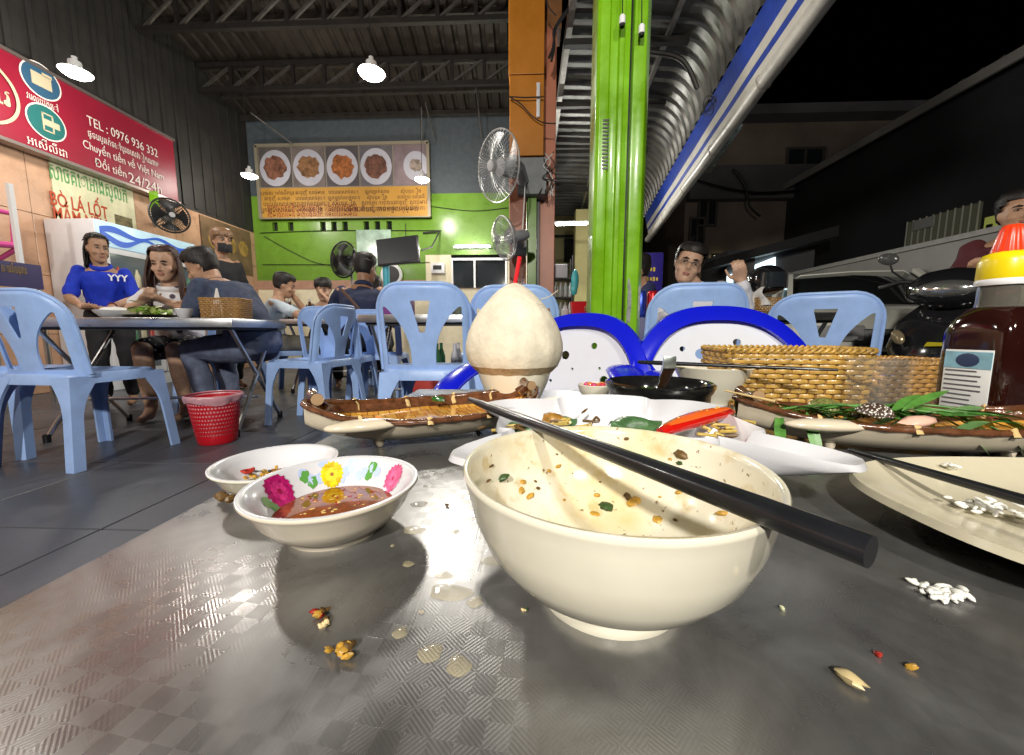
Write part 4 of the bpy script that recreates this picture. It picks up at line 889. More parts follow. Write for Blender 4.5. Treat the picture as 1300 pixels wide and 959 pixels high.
# helmet resting in a wicker basket on the side table
# ================================================================ THE NEAR TABLE AND WHAT STANDS ON IT
ZT = .50
def emboss():
    m = mat('embossed_steel_top', (.50,.50,.50), .27, .8)
    n, l, b = nodes_of(m)
    tc = n.new('ShaderNodeTexCoord'); sx = n.new('ShaderNodeSeparateXYZ'); l.new(tc.outputs['Object'], sx.inputs[0])
    def M_(op, a, b_=None):
        q = n.new('ShaderNodeMath'); q.operation = op
        for i, v in enumerate((a, b_)):
            if v is None: continue
            if isinstance(v, (int, float)): q.inputs[i].default_value = v
            else: l.new(v, q.inputs[i])
        return q.outputs[0]
    X, Y = sx.outputs[0], sx.outputs[1]
    ck = n.new('ShaderNodeTexChecker'); ck.inputs['Scale'].default_value = 125; ck.inputs[1].default_value = (0,0,0,1); ck.inputs[2].default_value = (1,1,1,1)
    mp = n.new('ShaderNodeMapping'); mp.inputs['Rotation'].default_value = (0,0,R(8)); mp.inputs['Location'].default_value = (0,0,.0037); l.new(tc.outputs['Object'], mp.inputs[0]); l.new(mp.outputs[0], ck.inputs[0])
    k = 2*PI/.0013
    s1 = M_('SINE', M_('MULTIPLY', M_('ADD', X, Y), k*.707)); s2 = M_('SINE', M_('MULTIPLY', M_('SUBTRACT', X, Y), k*.707))
    mx = n.new('ShaderNodeMix'); mx.data_type = 'FLOAT'; l.new(ck.outputs['Fac'], mx.inputs[0]); l.new(s1, mx.inputs[2]); l.new(s2, mx.inputs[3])
    dn = n.new('ShaderNodeTexNoise'); dn.inputs['Scale'].default_value = 9; dn.inputs['Detail'].default_value = 3; l.new(tc.outputs['Object'], dn.inputs[0])
    ws = n.new('ShaderNodeTexNoise'); ws.inputs['Scale'].default_value = 14; ws.inputs['Detail'].default_value = 4; l.new(tc.outputs['Object'], ws.inputs[0])
    wr = n.new('ShaderNodeMapRange'); wr.inputs[1].default_value = .42; wr.inputs[2].default_value = .62; l.new(ws.outputs[0], wr.inputs[0])
    sc_ = n.new('ShaderNodeTexNoise'); sc_.inputs['Scale'].default_value = 1; sc_.inputs['Detail'].default_value = 6; m2 = n.new('ShaderNodeMapping'); m2.inputs['Rotation'].default_value = (0,0,R(28)); m2.inputs['Scale'].default_value = (900,14,1); l.new(tc.outputs['Object'], m2.inputs[0]); l.new(m2.outputs[0], sc_.inputs[0])
    hsum = M_('ADD', M_('MULTIPLY', M_('MULTIPLY', mx.outputs[0], .30), wr.outputs[0]), M_('ADD', M_('MULTIPLY', ck.outputs['Fac'], .22), M_('ADD', M_('MULTIPLY', dn.outputs[0], 6.), M_('MULTIPLY', sc_.outputs[0], .9))))
    bp = n.new('ShaderNodeBump'); bp.inputs['Strength'].default_value = .20; bp.inputs['Distance'].default_value = .0003
    l.new(hsum, bp.inputs['Height']); l.new(bp.outputs[0], b.inputs['Normal'])
    sm = n.new('ShaderNodeTexNoise'); sm.inputs['Scale'].default_value = 16; sm.inputs['Detail'].default_value = 6; sm.inputs['Distortion'].default_value = 1.2; l.new(tc.outputs['Object'], sm.inputs[0])
    mr = n.new('ShaderNodeMapRange'); mr.inputs[1].default_value = .3; mr.inputs[2].default_value = .75; mr.inputs[3].default_value = .22; mr.inputs[4].default_value = .40; l.new(sm.outputs[0], mr.inputs[0])
    rr = M_('ADD', mr.outputs[0], M_('MULTIPLY', ck.outputs['Fac'], .05)); l.new(rr, b.inputs['Roughness'])
    rp = n.new('ShaderNodeValToRGB'); rp.color_ramp.elements[0].position = .35; rp.color_ramp.elements[1].position = .7; rp.color_ramp.elements[0].color = (.23,.225,.22,1); rp.color_ramp.elements[1].color = (.36,.36,.36,1); l.new(sm.outputs[0], rp.inputs[0]); l.new(rp.outputs[0], b.inputs['Base Color'])
    return m
own = steel_table('steel_table', 'embossed steel dining table crowded with used dishes', (.3825,.325), 1.235, .96, .63, 0, -.13, top=emboss())
# ---- ceramic materials
cer = mat('white_ceramic', (.74,.70,.57), .14, coat=.5, var=.04, vs=25); cerC = mat('cream_melamine', (.58,.53,.39), .22, coat=.4, var=.05, vs=20)
stain = mat('sauce_stained_glaze', (.74,.70,.57), .2, coat=.3)
def _stain():
    n, l, b = nodes_of(stain); tc = n.new('ShaderNodeTexCoord'); src = None
    for sc, lo, hi, col, k in ((24,.46,.72,(.58,.44,.17,1),.75), (75,.56,.70,(.50,.34,.10,1),.6), (260,.66,.71,(.16,.09,.02,1),.9)):
        nz = n.new('ShaderNodeTexNoise'); nz.inputs['Scale'].default_value = sc; nz.inputs['Detail'].default_value = 6; l.new(tc.outputs['Object'], nz.inputs[0])
        mr = n.new('ShaderNodeMapRange'); mr.inputs[1].default_value = lo; mr.inputs[2].default_value = hi; mr.inputs[4].default_value = k; l.new(nz.outputs[0], mr.inputs[0])
        mx = n.new('ShaderNodeMix'); mx.data_type = 'RGBA'; l.new(mr.outputs[0], mx.inputs[0]); mx.inputs[7].default_value = col
        if src is None: mx.inputs[6].default_value = (.74,.70,.57,1)
        else: l.new(src, mx.inputs[6])
        src = mx.outputs[2]
    l.new(src, b.inputs['Base Color'])
_stain(); cerB = mat('bright_white_ceramic', (.60,.60,.63), .28, coat=.2)
def bowl(name, label, c, prof_o, prof_i, mo, mi, group=None, seg=96, sx=1., foot=True):
    t = thing(name, label, 'bowl', (c[0],c[1],ZT), group=group)
    MB().lathe(prof_o+[prof_i[0]], seg).build('outer_wall', mo, t, smooth=60); MB().lathe(prof_i, seg).build('inner_glaze', mi, t, smooth=60)
    return t
BO = [(0,.004),(.027,.004),(.029,.0),(.0325,.0),(.0335,.004),(.0328,.0085),(.0405,.0120),(.0495,.0185),(.0572,.0285),(.0622,.0405),(.0652,.0535),(.0666,.0585),(.0672,.0602)]
BI = [(.0665,.0615),(.0648,.0612),(.0636,.0585),(.0615,.0480),(.0578,.0360),(.0505,.0245),(.0405,.0168),(.0260,.0120),(.0120,.0105),(0,.0103)]
BC = V((.0382,.1715,0))
big = bowl('rice_bowl', 'large used white rice bowl with a black chopstick across it', BC, BO, BI, cer, stain)
def rin(z):
    for (r0, z0), (r1, z1) in zip(BI, BI[1:]):
        if z1 <= z <= z0: return r1+(r0-r1)*(z-z1)/max(1e-9, z0-z1)
    return 0
def inbowl(px, py):
    d = ray(px, py); o = V((0,0,CAMZ)); t = (ZT+.0615-CAMZ)/d.z
    while t < 3:
        p = o+d*t; q = p-BC; z = q.z-ZT
        if z < .0104 or math.hypot(q.x, q.y) > rin(min(z, .0614)): return p
        t += .0005
    return None
def blob(c, s, m, name, label, cat, group, seed=0, stretch=(1,1,.5), rot=0, voxel=None):
    rr = random.Random(seed); mb = MB(); k = 7; rs = []
    for i in range(k):
        t = PI*(.06+.88*i/(k-1))-PI/2
        rs.append([(math.cos(t)*math.cos(2*PI*j/10)*s*stretch[0]*rr.uniform(.75,1.2), math.cos(t)*math.sin(2*PI*j/10)*s*stretch[1]*rr.uniform(.75,1.2), math.sin(t)*s*stretch[2]) for j in range(10)])
    return tag(mb.rings(rs).build(name, m, None, c, (rr.uniform(-.4,.4),rr.uniform(-.4,.4),rot), smooth=60), label, cat, group)
garl = mat('fried_garlic', (.50,.28,.04), .35, var=.4, vs=300); herb = mat('cooked_herb', (.035,.07,.018), .4, var=.5, vs=300); hbr = mat('brown_scrap', (.13,.07,.02), .45, var=.5, vs=300); chil = mat('chilli_flake', (.35,.02,.01), .3, var=.4, vs=300); noodM = mat('noodle_yellow', (.55,.40,.10), .3, var=.2, vs=200)
sp = [(637,607,3.2,herb,1.3),(619,611,1.2,hbr,2),(663,612,2.4,garl,.8),(697,598,1.8,garl,.8),(709,592,1.8,garl,1.3),(707,577,1.1,hbr,1),(679,611,1.0,hbr,1.4),(672,630,2.2,garl,1.5),(661,622,2,garl,1.4),(750,571,.9,hbr,1),(762,612,.8,hbr,1.2),(758,629,2.2,garl,1),(769,643,3.4,herb,1.5),(806,636,3.0,garl,1.9),(797,629,2.2,hbr,1.8),(753,652,2.0,garl,2),(836,660,2.8,garl,1.1),(857,660,1.3,hbr,1.4),(866,577,3.6,hbr,1.2),(863,588,2.0,herb,1),(851,583,1.3,garl,1),(862,625,2.0,garl,1),(838,631,1.1,garl,1),(623,592,1.1,hbr,2.4),(795,557,1.5,hbr,1.2),(920,652,2.2,garl,2),(683,620,1.6,hbr,1),(727,601,.6,hbr,1),(890,612,.7,hbr,1),(716,635,1,garl,1.2)]
for k, (px, py, s, m, st_) in enumerate(sp):
    p = inbowl(px, py)
    if p is None: continue
    kind = {garl: 'golden garlic crumb', herb: 'dark green herb scrap', hbr: 'brown food scrap'}[m]
    blob(p, s*.00092*(1+.6*p.y), m, 'food_scrap', kind+' stuck inside the used white rice bowl', 'food scrap', 'scraps in the rice bowl: '+kind, k, (st_,1,.55), k)
# ---- long chopstick over the bowl: rests on far and near rim
chM = mat('black_chopstick', (.010,.011,.014), .28, coat=.25, var=.3, vs=60)
def chopstick(a, b, label, r0=.0029, r1=.0045, group=None, square=False):
    a, b = V(a), V(b); pts = [a.lerp(b, k/10) for k in range(11)]; rad = [r0+(r1-r0)*k/10 for k in range(11)]
    rad[0] = r0*.75; rad[-1] = r1*.92
    o = MB().tube(pts, rad, 20 if not square else 8).build('chopstick', chM, None, smooth=40, bevel=.0)
    return tag(o, label, 'chopstick', group)
# contact on the near rim at right and far rim at left
zr = ZT+.0618
pn, pf_ = atz(945,640,zr+.0042), atz(703,548,zr+.0034)
d_ = (pn-pf_).normalized(); chopstick(pf_-d_*.122, pn+d_*.031, 'thick black chopstick lying across the used white rice bowl', .0027, .0045)
# ---- flowered sauce bowl
FC = V((-.1175,.2205,0))
fo = [(0,.003),(.022,.003),(.024,0),(.0265,0),(.0285,.004),(.0360,.0085),(.0420,.0160),(.0460,.0240),(.0488,.0272),(.0498,.0285)]
fi = [(.0496,.0298),(.0480,.0302),(.0455,.0290),(.0415,.0225),(.0365,.0150),(.0300,.0090),(.022,.0062),(0,.0055)]
fb = bowl('sauce_bowl', 'white sauce bowl printed with pink and yellow flowers, holding chilli fish sauce', FC, fo, fi, mat('warm_white_ceramic', (.76,.68,.55), .16, coat=.4, var=.06, vs=30), cerB)
saM = mat('fish_sauce', (.30,.07,.010), .06, coat=1., var=.45, vs=120)
MB().lathe([(0,.0130),(.015,.0130),(.030,.0130),(.0342,.0130)], 64).build('sauce', saM, fb, smooth=0)
rr = random.Random(3); sd = MB(); gr_ = MB()
for k in range(70):
    a = rr.uniform(0, 2*PI); q = math.sqrt(rr.random())*.031; s = rr.uniform(.0005,.0012)
    (sd if k % 3 else gr_).ball((q*math.cos(a),q*math.sin(a),(.0131)), (s*rr.uniform(1,1.8),s,s*.22), 6, rot=(0,0,a*3))
o = sd.build('chilli_seeds', mat('chilli_seed', (.62,.42,.10), .4), fb); o['kind'] = 'stuff'; o = gr_.build('chilli_bits', chil, fb); o['kind'] = 'stuff'
def fpoint(a, z, off=.0004):
    for (r0, z0), (r1, z1) in zip(fi, fi[1:]):
        if z1 <= z <= z0: r = r1+(r0-r1)*(z-z1)/max(1e-9, z0-z1); return ((r-off)*math.cos(a), (r-off)*math.sin(a), z+off*.6)
    return (0,0,z)
def flower(a0, zc, R_, col, petals, mid):
    def blossom(mb, n, Rr, inner, off, ph=0):
        vs = []; N = 64; rings_ = 4
        for k in range(rings_+1):
            for j in range(N):
                th = 2*PI*j/N; lob = 1-.16*abs(math.sin(n*th/2+ph)); rad = Rr*k/rings_*lob
                z = zc+rad*math.sin(th); a = a0+rad*math.cos(th)/.043
                z = max(.0075, min(.0290, z)); vs.append(fpoint(a, z, off))
        fs = [(k*N+j, k*N+(j+1) % N, (k+1)*N+(j+1) % N, (k+1)*N+j) for k in range(rings_) for j in range(N)]
        return mb.add(vs, fs)
    m = mat('petal_%s' % petals, col, .18, coat=.4, var=.5, vs=260, detail=3)
    blossom(MB(), 18, R_, 0, .0004).build('printed_flower', m, fb, smooth=60)
    fl_ = kids(fb)[-1]
    blossom(MB(), 12, R_*.55, 0, .0006, .4).build('petal_ring', mat('petal_in_%s' % petals, tuple(min(1, c*1.25+.02) for c in col), .18, coat=.4, var=.5, vs=300), fl_, smooth=60)
    blossom(MB(), 8, R_*.15, 0, .0008, .4).build('flower_eye', mat('eye_%s' % petals, mid, .3), fl_, smooth=60)
def fang(px, py):
    p = atz(px, py, ZT+.021)-FC; return math.atan2(p.y, p.x)
flower(fang(350,620)+.05, .0200, .0112, (.50,.015,.16), 'magenta', (.3,.01,.06)); flower(fang(421,599), .0205, .0085, (.78,.55,.015), 'yellow', (.30,.10,.01)); flower(fang(500,603)-.1, .0200, .0095, (.68,.10,.25), 'pink', (.45,.03,.1))
def leafprint(a0, zc, R_, tilt, m, nm):
    vs = [fpoint(a0, zc, .0003)]; N = 20
    for j in range(N): th = 2*PI*j/N; r_ = R_*(.35+.65*abs(math.cos(th)))*(1+.12*math.sin(9*th)); vs.append(fpoint(a0+r_*math.cos(th+tilt)/.043, max(.0075, min(.029, zc+r_*math.sin(th+tilt))), .0003))
    MB().add(vs, [(0, j+1, (j+1) % N+1) for j in range(N)]).build(nm, m, fb, smooth=60)
lg_ = mat('leaf_print_green', (.10,.30,.06), .2, coat=.4); lb_ = mat('scroll_print_blue', (.42,.52,.72), .2, coat=.4)
leafprint(fang(376,608)-.12, .0205, .0065, .8, lg_, 'printed_leaf'); leafprint(fang(487,595)+.12, .0215, .006, 2, lg_, 'printed_leaf'); leafprint(fang(330,633), .0165, .006, 1, lg_, 'printed_leaf')
for k, (px, py) in enumerate(((392,597),(385,606),(447,598),(463,596),(473,601),(408,590),(440,590))): leafprint(fang(px,py), .0195+.003*(k % 3), .0055, k*.9, lb_, 'printed_scroll')
# ---- small bowl with chilli salt leftovers
SC_ = V((-.1930,.2795,0)); k_ = .0435/.0498
so = [(r*k_, z*.74) for r, z in fo]; si = [(r*k_, z*.74) for r, z in fi]
sb = bowl('relish_bowl', 'small white bowl with leftover chilli salt at the table corner', SC_, so, si, cer, cerB)
rel = MB(); rel2 = MB(); rel3 = MB(); rr = random.Random(8)
for k in range(260):
    x = rr.gauss(.003,.013); y = rr.gauss(.006,.008); z = .0055+.0065*math.exp(-((x-.004)**2/.00022+(y-.006)**2/.0001))*rr.random()+.10*max(0, math.hypot(x, y)-.018)
    if math.hypot(x, y) > .030: continue
    s = rr.uniform(.0009,.0024); (rel, rel2, rel3)[k % 3].ball((x,y,z+s*.3), (s*rr.uniform(1,1.5),s,s*.7), 6, rot=(rr.random(),rr.random(),rr.random()))
for mb2, m, nm in ((rel,mat('relish_brown', (.28,.10,.02), .4, var=.5, vs=200),'relish'), (rel2,garl,'relish_garlic'), (rel3,mat('relish_green', (.16,.13,.02), .4, var=.4, vs=200),'relish_herb')): o = mb2.build(nm, m, sb); o['kind'] = 'stuff'
MB().tube([(-.026+.004*math.cos(j),.003+.004*math.sin(j),.012+.0008*math.sin(j*2)) for j in range(8)], .0011, 6).build('chilli_ring', chil, sb); MB().ball((-.015,.012,.0085), .0014, 8).build('peppercorn', blackp, sb)
for k, a in enumerate((3.9,4.15,4.4)): MB().ball((.036*math.cos(a),.036*math.sin(a),.004+.001*k), (.004,.0025,.003), 8, rot=(0,0,a)).build('sauce_smear', hbr, sb)
# ---- boat-shaped dishes
def bamboo():
    m = mat('bamboo_glaze', (.52,.24,.03), .12, coat=.8); n, l, b = nodes_of(m)
    tc = n.new('ShaderNodeTexCoord'); br = n.new('ShaderNodeTexBrick'); br.offset = .5; br.inputs['Color1'].default_value = (.74,.38,.07,1); br.inputs['Color2'].default_value = (.56,.24,.025,1); br.inputs['Mortar'].default_value = (.30,.11,.012,1)
    br.inputs['Scale'].default_value = 1; br.inputs['Brick Width'].default_value = .013; br.inputs['Row Height'].default_value = .02; br.inputs['Mortar Size'].default_value = .0006; br.inputs['Bias'].default_value = -.1
    l.new(tc.outputs['Object'], br.inputs[0]); ns = n.new('ShaderNodeTexNoise'); ns.inputs['Scale'].default_value = 60; mp = n.new('ShaderNodeMapping'); mp.inputs['Scale'].default_value = (3,.4,1); l.new(tc.outputs['Object'], mp.inputs[0]); l.new(mp.outputs[0], ns.inputs[0])
    mx = n.new('ShaderNodeMix'); mx.data_type = 'RGBA'; mx.blend_type = 'OVERLAY'; mx.inputs[0].default_value = .7; l.new(br.outputs[0], mx.inputs[6]); l.new(ns.outputs[0], mx.inputs[7]); l.new(mx.outputs[2], b.inputs['Base Color'])
    bp = n.new('ShaderNodeBump'); bp.inputs['Strength'].default_value = .5; bp.inputs['Distance'].default_value = .001; l.new(br.outputs['Fac'], bp.inputs['Height']); bp.invert = True; l.new(bp.outputs[0], b.inputs['Normal'])
    return m
bam = bamboo(); brwn = mat('brown_rim_glaze', (.13,.05,.022), .12, coat=.8, var=.6, vs=90, bump=.5, bs=250); hullM = mat('cream_stoneware', (.66,.58,.44), .2, coat=.4, var=.1, vs=25); bandL = mat('straw_band', (.62,.44,.20), .2, coat=.5)
def boat(label, c, rz, L, W):
    t = thing('boat_dish', label, 'dish', (c[0],c[1],ZT), (0,0,rz), 'boat-shaped dishes')
    def w(u): return W*max(.02, (1-abs(u)**2.4))**.55
    def rim(u): return .030+.016*abs(u)**3
    def keel(u): return .004+.020*abs(u)**3
    NU, NV = 40, 16
    def outp(u, v): return ((L/2)*u, w(u)*v, keel(u)+(rim(u)-keel(u))*abs(v)**4.5)
    def inp(u, v): q = u*.955; return ((L/2)*q, (w(q)-.004)*v, keel(q)+.016-.008*abs(u)+(rim(q)-keel(q)-.016+.008*abs(u))*abs(v)**6)
    MB().grid(lambda a, b: outp(a*2-1, b*2-1), NU, NV).build('hull', hullM, t, smooth=60)
    MB().grid(lambda a, b: inp(a*2-1, (b*2-1)*.80), NU, NV).build('bamboo_floor', bam, t, smooth=60)
    for s in (-1,1): MB().grid(lambda a, b: inp(a*2-1, s*(.80+.20*b)), NU, 5).build('inner_wall', brwn, t, smooth=60)
    rp = [outp(-1+2*k/40, 1) for k in range(41)]+[outp(1-2*k/40, -1) for k in range(41)]
    MB().tube([V(p)+V((0,-.0018 if p[1] > 0 else .0018,.0005)) for p in rp]+[V(rp[0])], [.0034+.0005*math.sin(k*1.9) for k in range(83)], 10).build('rim', brwn, t, smooth=60)
    for u in (-.62,-.15,.32,.7):
        for s in (1,-1):
            MB().tube([V(outp(u, s*1.0))+V((0,s*.0032,-.002)), V(outp(u, s*1.0))+V((0,-s*.001,.0046)), V(inp(u, s*.975))+V((0,-s*.0020,-.0005)), V(inp(u, s*.93))+V((0,-s*.0012,.001)), V(inp(u, s*.84))+V((0,0,.001))], .0028, 8, flat=.35, up=(0,0,1)).build('straw_band', bandL, t, smooth=60)
    for s in (-1,1):
        for q in (-1,1): MB().lathe([(0,0),(.003,.0004),(.0045,.003),(.006,.012)], 14, (s*L*.24,q*W*.45,0)).build('foot', hullM, t)
        x = s*L/2*.93
        MB().tube([(x-s*.004,-.016,rim(.93)+.009),(x,0,rim(.93)+.007),(x+s*.002,.017,rim(.93)+.010)], [.0062,.0050,.0062], 12).build('end_log', brwn, t, smooth=60)
        lgk = kids(t)[-1]
        MB().lathe([(0,0),(.0052,0),(.0062,.0012),(0,.0016)], 12).xf(Mx.Translation((x-s*.004,-.0172,rim(.93)+.0092)) @ Mx.Rotation(PI/2, 4, 'X')).build('log_end_face', mat('log_end_tan', (.34,.22,.12), .3, coat=.4), lgk)
        MB().tube([(x-s*.012,0,rim(.85)+.000),(x+s*.004,0,rim(1)+.006)], [.004,.0045], 10).build('end_stem', brwn, t)
    # cream lug on the camera side near one end
    x = -L*.30
    MB().ball((x,-w(-.6)-.001,rim(.6)-.003), (.036,.011,.0065), 24).build('lug', hullM, t, smooth=70)
    return t
boat('boat-shaped dish with bare bamboo-print floor beside the relish bowl', (-.112,.448), R(27), .272, .072)
boat('boat-shaped dish heaped with green herbs and a cockle shell', (.388,.412), R(-9), .310, .060)
for px, py in ((483,533),(452,519)):
    p = atz(px, py, ZT+.018); blob(p, .0045, mat('carrot_scrap', (.75,.20,.01), .3), 'carrot_scrap', 'orange carrot scrap lying in the bare boat-shaped dish', 'food scrap', 'carrot scraps', int(px), (1.5,.8,.7))
p = atz(556,507,ZT+.034); blob(p, .006, mat('green_chilli', (.02,.10,.02), .2, coat=.5), 'green_chilli', 'dark green chilli end on the far rim of the boat-shaped dish', 'chilli', None, 4, (1.7,.8,.7))
# herbs, shell, skewer on the right boat
leafM = [mat('herb_leaf_%d' % k, c, .4, var=.35, vs=60, bump=.3, bs=200) for k, c in enumerate([(.05,.17,.025),(.085,.24,.04),(.12,.24,.08)])]
def leafmesh(l, w, bend, m):
    return MB().grid(lambda u, v: ((u-.05)*l, (v-.5)*w*2*math.sin(PI*max(.02, min(.985, u)))**.8, -bend*l*u*u+.12*w*abs(v-.5)*4*(1-u)), 9, 4).mesh('leaf', m, smooth=80)
lm = [leafmesh(.045,.0045,.35,leafM[0]), leafmesh(.050,.0050,.20,leafM[1]), leafmesh(.038,.0055,.5,leafM[2]), leafmesh(.048,.004,.1,leafM[0])]
hs = thing('herb_sprigs', 'loose pile of green herb leaves in the right boat-shaped dish', 'herbs', (.385,.415,ZT+.026), (0,0,R(-9)))
rr = random.Random(12)
for k in range(64):
    x = -.120+.205*k/63; y = rr.uniform(-.034,.012); link('leaf', lm[rr.randrange(4)], hs, (x,y,.006+rr.uniform(0,.012)), (rr.uniform(-.4,.4),rr.uniform(-.35,.25),rr.uniform(-.7,.5)+(PI if rr.random() < .25 else 0)))
for x, y, z, ry, rz in ((-.120,-.03,.012,.7,-1.9),(-.10,-.042,.012,.9,-1.5),(.02,-.046,.004,.3,-.35),(.05,-.045,.006,.35,-.2),(-.02,-.03,.016,-.5,.5),(-.01,-.03,.018,-.6,.2),(-.13,-.01,.012,.3,2.6)): link('leaf', lm[2 if x > 0 else 1], hs, (x,y,z), (.3,ry,rz))
for k in range(4): MB().tube(smoothpath([(-.12+k*.03,-.02,.012),(-.06+k*.03,-.012+.006*k,.018),(.0+k*.025,-.018,.014)], 5), .0011, 6).build('stem', leafM[1], hs)
cs = thing('cockle_shell', 'ribbed white and brown cockle shell on the herbs', 'shell', tuple(at(1108,522,.395)), (R(-8),0,R(8)))
shM = mat('cockle_shell_spots', (.60,.50,.40), .3, coat=.4); n_, l_, b_ = nodes_of(shM)
tcx = n_.new('ShaderNodeTexCoord'); vo = n_.new('ShaderNodeTexVoronoi'); vo.inputs['Scale'].default_value = 420; l_.new(tcx.outputs['Object'], vo.inputs[0]); rp = n_.new('ShaderNodeValToRGB'); rp.color_ramp.elements[0].position = .30; rp.color_ramp.elements[1].position = .42; rp.color_ramp.elements[0].color = (.75,.72,.65,1); rp.color_ramp.elements[1].color = (.06,.035,.025,1); l_.new(vo.outputs['Distance'], rp.inputs[0]); l_.new(rp.outputs[0], b_.inputs['Base Color'])
def shellp(u, v):
    t = u*PI/2; a = v*2*PI; r = .0175*math.sin(t)*(1+.05*math.cos(a*20)*math.sin(t)); return (r*math.cos(a), r*.8*math.sin(a), .0145*math.cos(t)-.006)
MB().grid(shellp, 12, 160).build('shell_valve', shM, cs, smooth=70)
s2 = thing('cockle_shell', 'mottled green cockle shell half buried in the herbs near the skewer', 'shell', tuple(at(1045,515,.43)), (R(-5),0,R(30)))
MB().grid(lambda u, v: tuple(V(shellp(u, v))*1.05), 10, 120).build('shell_valve', mat('green_shell', (.20,.20,.06), .35, var=.7, vs=300, coat=.3), s2, smooth=70)
tag(MB().tube([at(920,496,.43), at(984,510,.40)], [.0009,.0016], 8).build('bamboo_skewer', mat('bamboo_skewer_wood', (.55,.40,.17), .5, var=.2, vs=80)), 'thin bamboo skewer sticking out of the herb-filled dish', 'skewer')
p = atz(1165,535,ZT+.035); blob(p, .010, mat('pink_flesh', (.75,.45,.35), .3), 'shrimp_scrap', 'pale pink scrap at the end of the herb-filled dish', 'food scrap', None, 9, (1.6,.8,.5))
# ---- white winged plate behind the bowl
wp = thing('winged_plate', 'white square plate with four wing corners and noodle scraps', 'plate', (.076,.314,ZT))
def plate_f(rho, a):
    c, s = math.cos(a), math.sin(a); hx, hy = .100, .080; e = 3.2
    k = 1/((abs(c)/hx)**e+(abs(s)/hy)**e)**(1/e)
    ang = math.atan2(abs(s)/hy, abs(c)/hx); dd = (ang-PI/4)
    wing = math.exp(-(dd/.20)**4); cut = .012*math.exp(-((abs(dd)-.27)/.07)**2)
    rmax = k+(.046*wing-cut)*max(0, min(1, (rho-.72)/.28))
    h = .004+.044*max(0, (rho-.52)/.48)**1.5-.006*wing*max(0, (rho-.8)/.2)-.004*math.cos(2*a)*max(0, (rho-.6)/.4)
    r = rmax*rho
    return r*c, r*s, h
NR, NA = 26, 168
def plate_mesh(fn, th, NR=26, NA=168):
    m = MB(); vs = []; fs = []
    for side in (0,1):
        for i in range(NR+1):
            for j in range(NA):
                x, y, z = fn(max(.001, i/NR), 2*PI*j/NA); vs.append((x*(1+.012*side*(i/NR)**6), y*(1+.012*side*(i/NR)**6), z-(th if side else 0)))
    N = (NR+1)*NA
    for i in range(NR):
        for j in range(NA):
            k = (j+1) % NA; a, b, c, d = i*NA+j, i*NA+k, (i+1)*NA+k, (i+1)*NA+j
            fs.append((a,d,c,b)); fs.append((a+N,b+N,c+N,d+N))
    for j in range(NA): k = (j+1) % NA; a, b = NR*NA+j, NR*NA+k; fs.append((a,a+N,b+N,b))
    return m.add(vs, fs)
plate_mesh(plate_f, .0038).build('plate_body', cerB, wp, smooth=60); MB().lathe([(.040,-.0035),(.044,-.0035),(.045,.002),(.039,.002)], 48, (0,0,.0)).build('foot_ring', cerB, wp); 
kids(wp)[-1].location = (0,0,.0035); kids(wp)[-2].location = (0,0,.0045)
basil = mat('basil_leaf', (.06,.14,.05), .35, var=.5, vs=120, bump=.5, bs=200)
def on_plate(px, py, h): return atz(px, py, ZT+h)
def curled_leaf(p, l, w, rz, m, label, tilt=0.):
    o = MB().grid(lambda u, v: ((u-.5)*l, (v-.5)*w*math.sin(PI*(.03+.94*u))**.6, .25*w*math.cos((v-.5)*4)+.002*math.sin(u*9+v*5)), 14, 8).build('leaf_scrap', m, None, p, (tilt,0,rz), smooth=70); return tag(o, label, 'leaf')
curled_leaf(on_plate(806,541,.040), .046, .026, .15, basil, 'folded green basil leaf on the white winged plate', R(35))
curled_leaf(on_plate(655,544,.037), .03, .018, -.4, basil, 'green leaf piece at the left side of the winged plate', R(35)); curled_leaf(on_plate(716,536,.036), .026, .016, .3, basil, 'small green leaf piece beside the brown crumb on the winged plate', R(30))
blob(on_plate(705,537,.036), .009, mat('brown_crumb', (.36,.18,.03), .35, var=.5, vs=150), 'fried_crumb', 'golden brown fried crumb on the white winged plate', 'food scrap', None, 21, (1.4,.9,1.))
ch = thing('chilli_slice', 'halved red chilli with seeds on the white winged plate', 'chilli')
a0, a1 = on_plate(838,549,.042), on_plate(930,523,.048)
cp = smoothpath([a0, a0.lerp(a1,.3)+V((0,0,.002)), a0.lerp(a1,.7)+V((0,0,.002)), a1], 5); MB().tube(cp, [.0088*math.sin(PI*(.10+.84*k/(len(cp)-1)))**.7 for k in range(len(cp))], 16, flat=.75).build('chilli_skin', mat('red_chilli_skin', (.50,.008,.004), .12, coat=.8), ch, smooth=60)
cp2 = [p+V((0,-.0030,.0046)) for p in cp[2:-2]]; MB().tube(cp2, [.0056*math.sin(PI*(.08+.86*k/(len(cp2)-1)))**.7 for k in range(len(cp2))], 12, flat=.5).build('chilli_flesh', mat('chilli_flesh', (.75,.12,.015), .25, coat=.4), ch, smooth=60)
rr = random.Random(4)
for k in range(14): p = cp2[rr.randrange(2, len(cp2)-2)]; MB().ball(p+V((rr.uniform(-.003,.003),rr.uniform(-.002,.002),.0022)), (.0012,.0009,.0006), 6).build('chilli_seed', mat('chilli_seed', (.62,.42,.10)), ch)
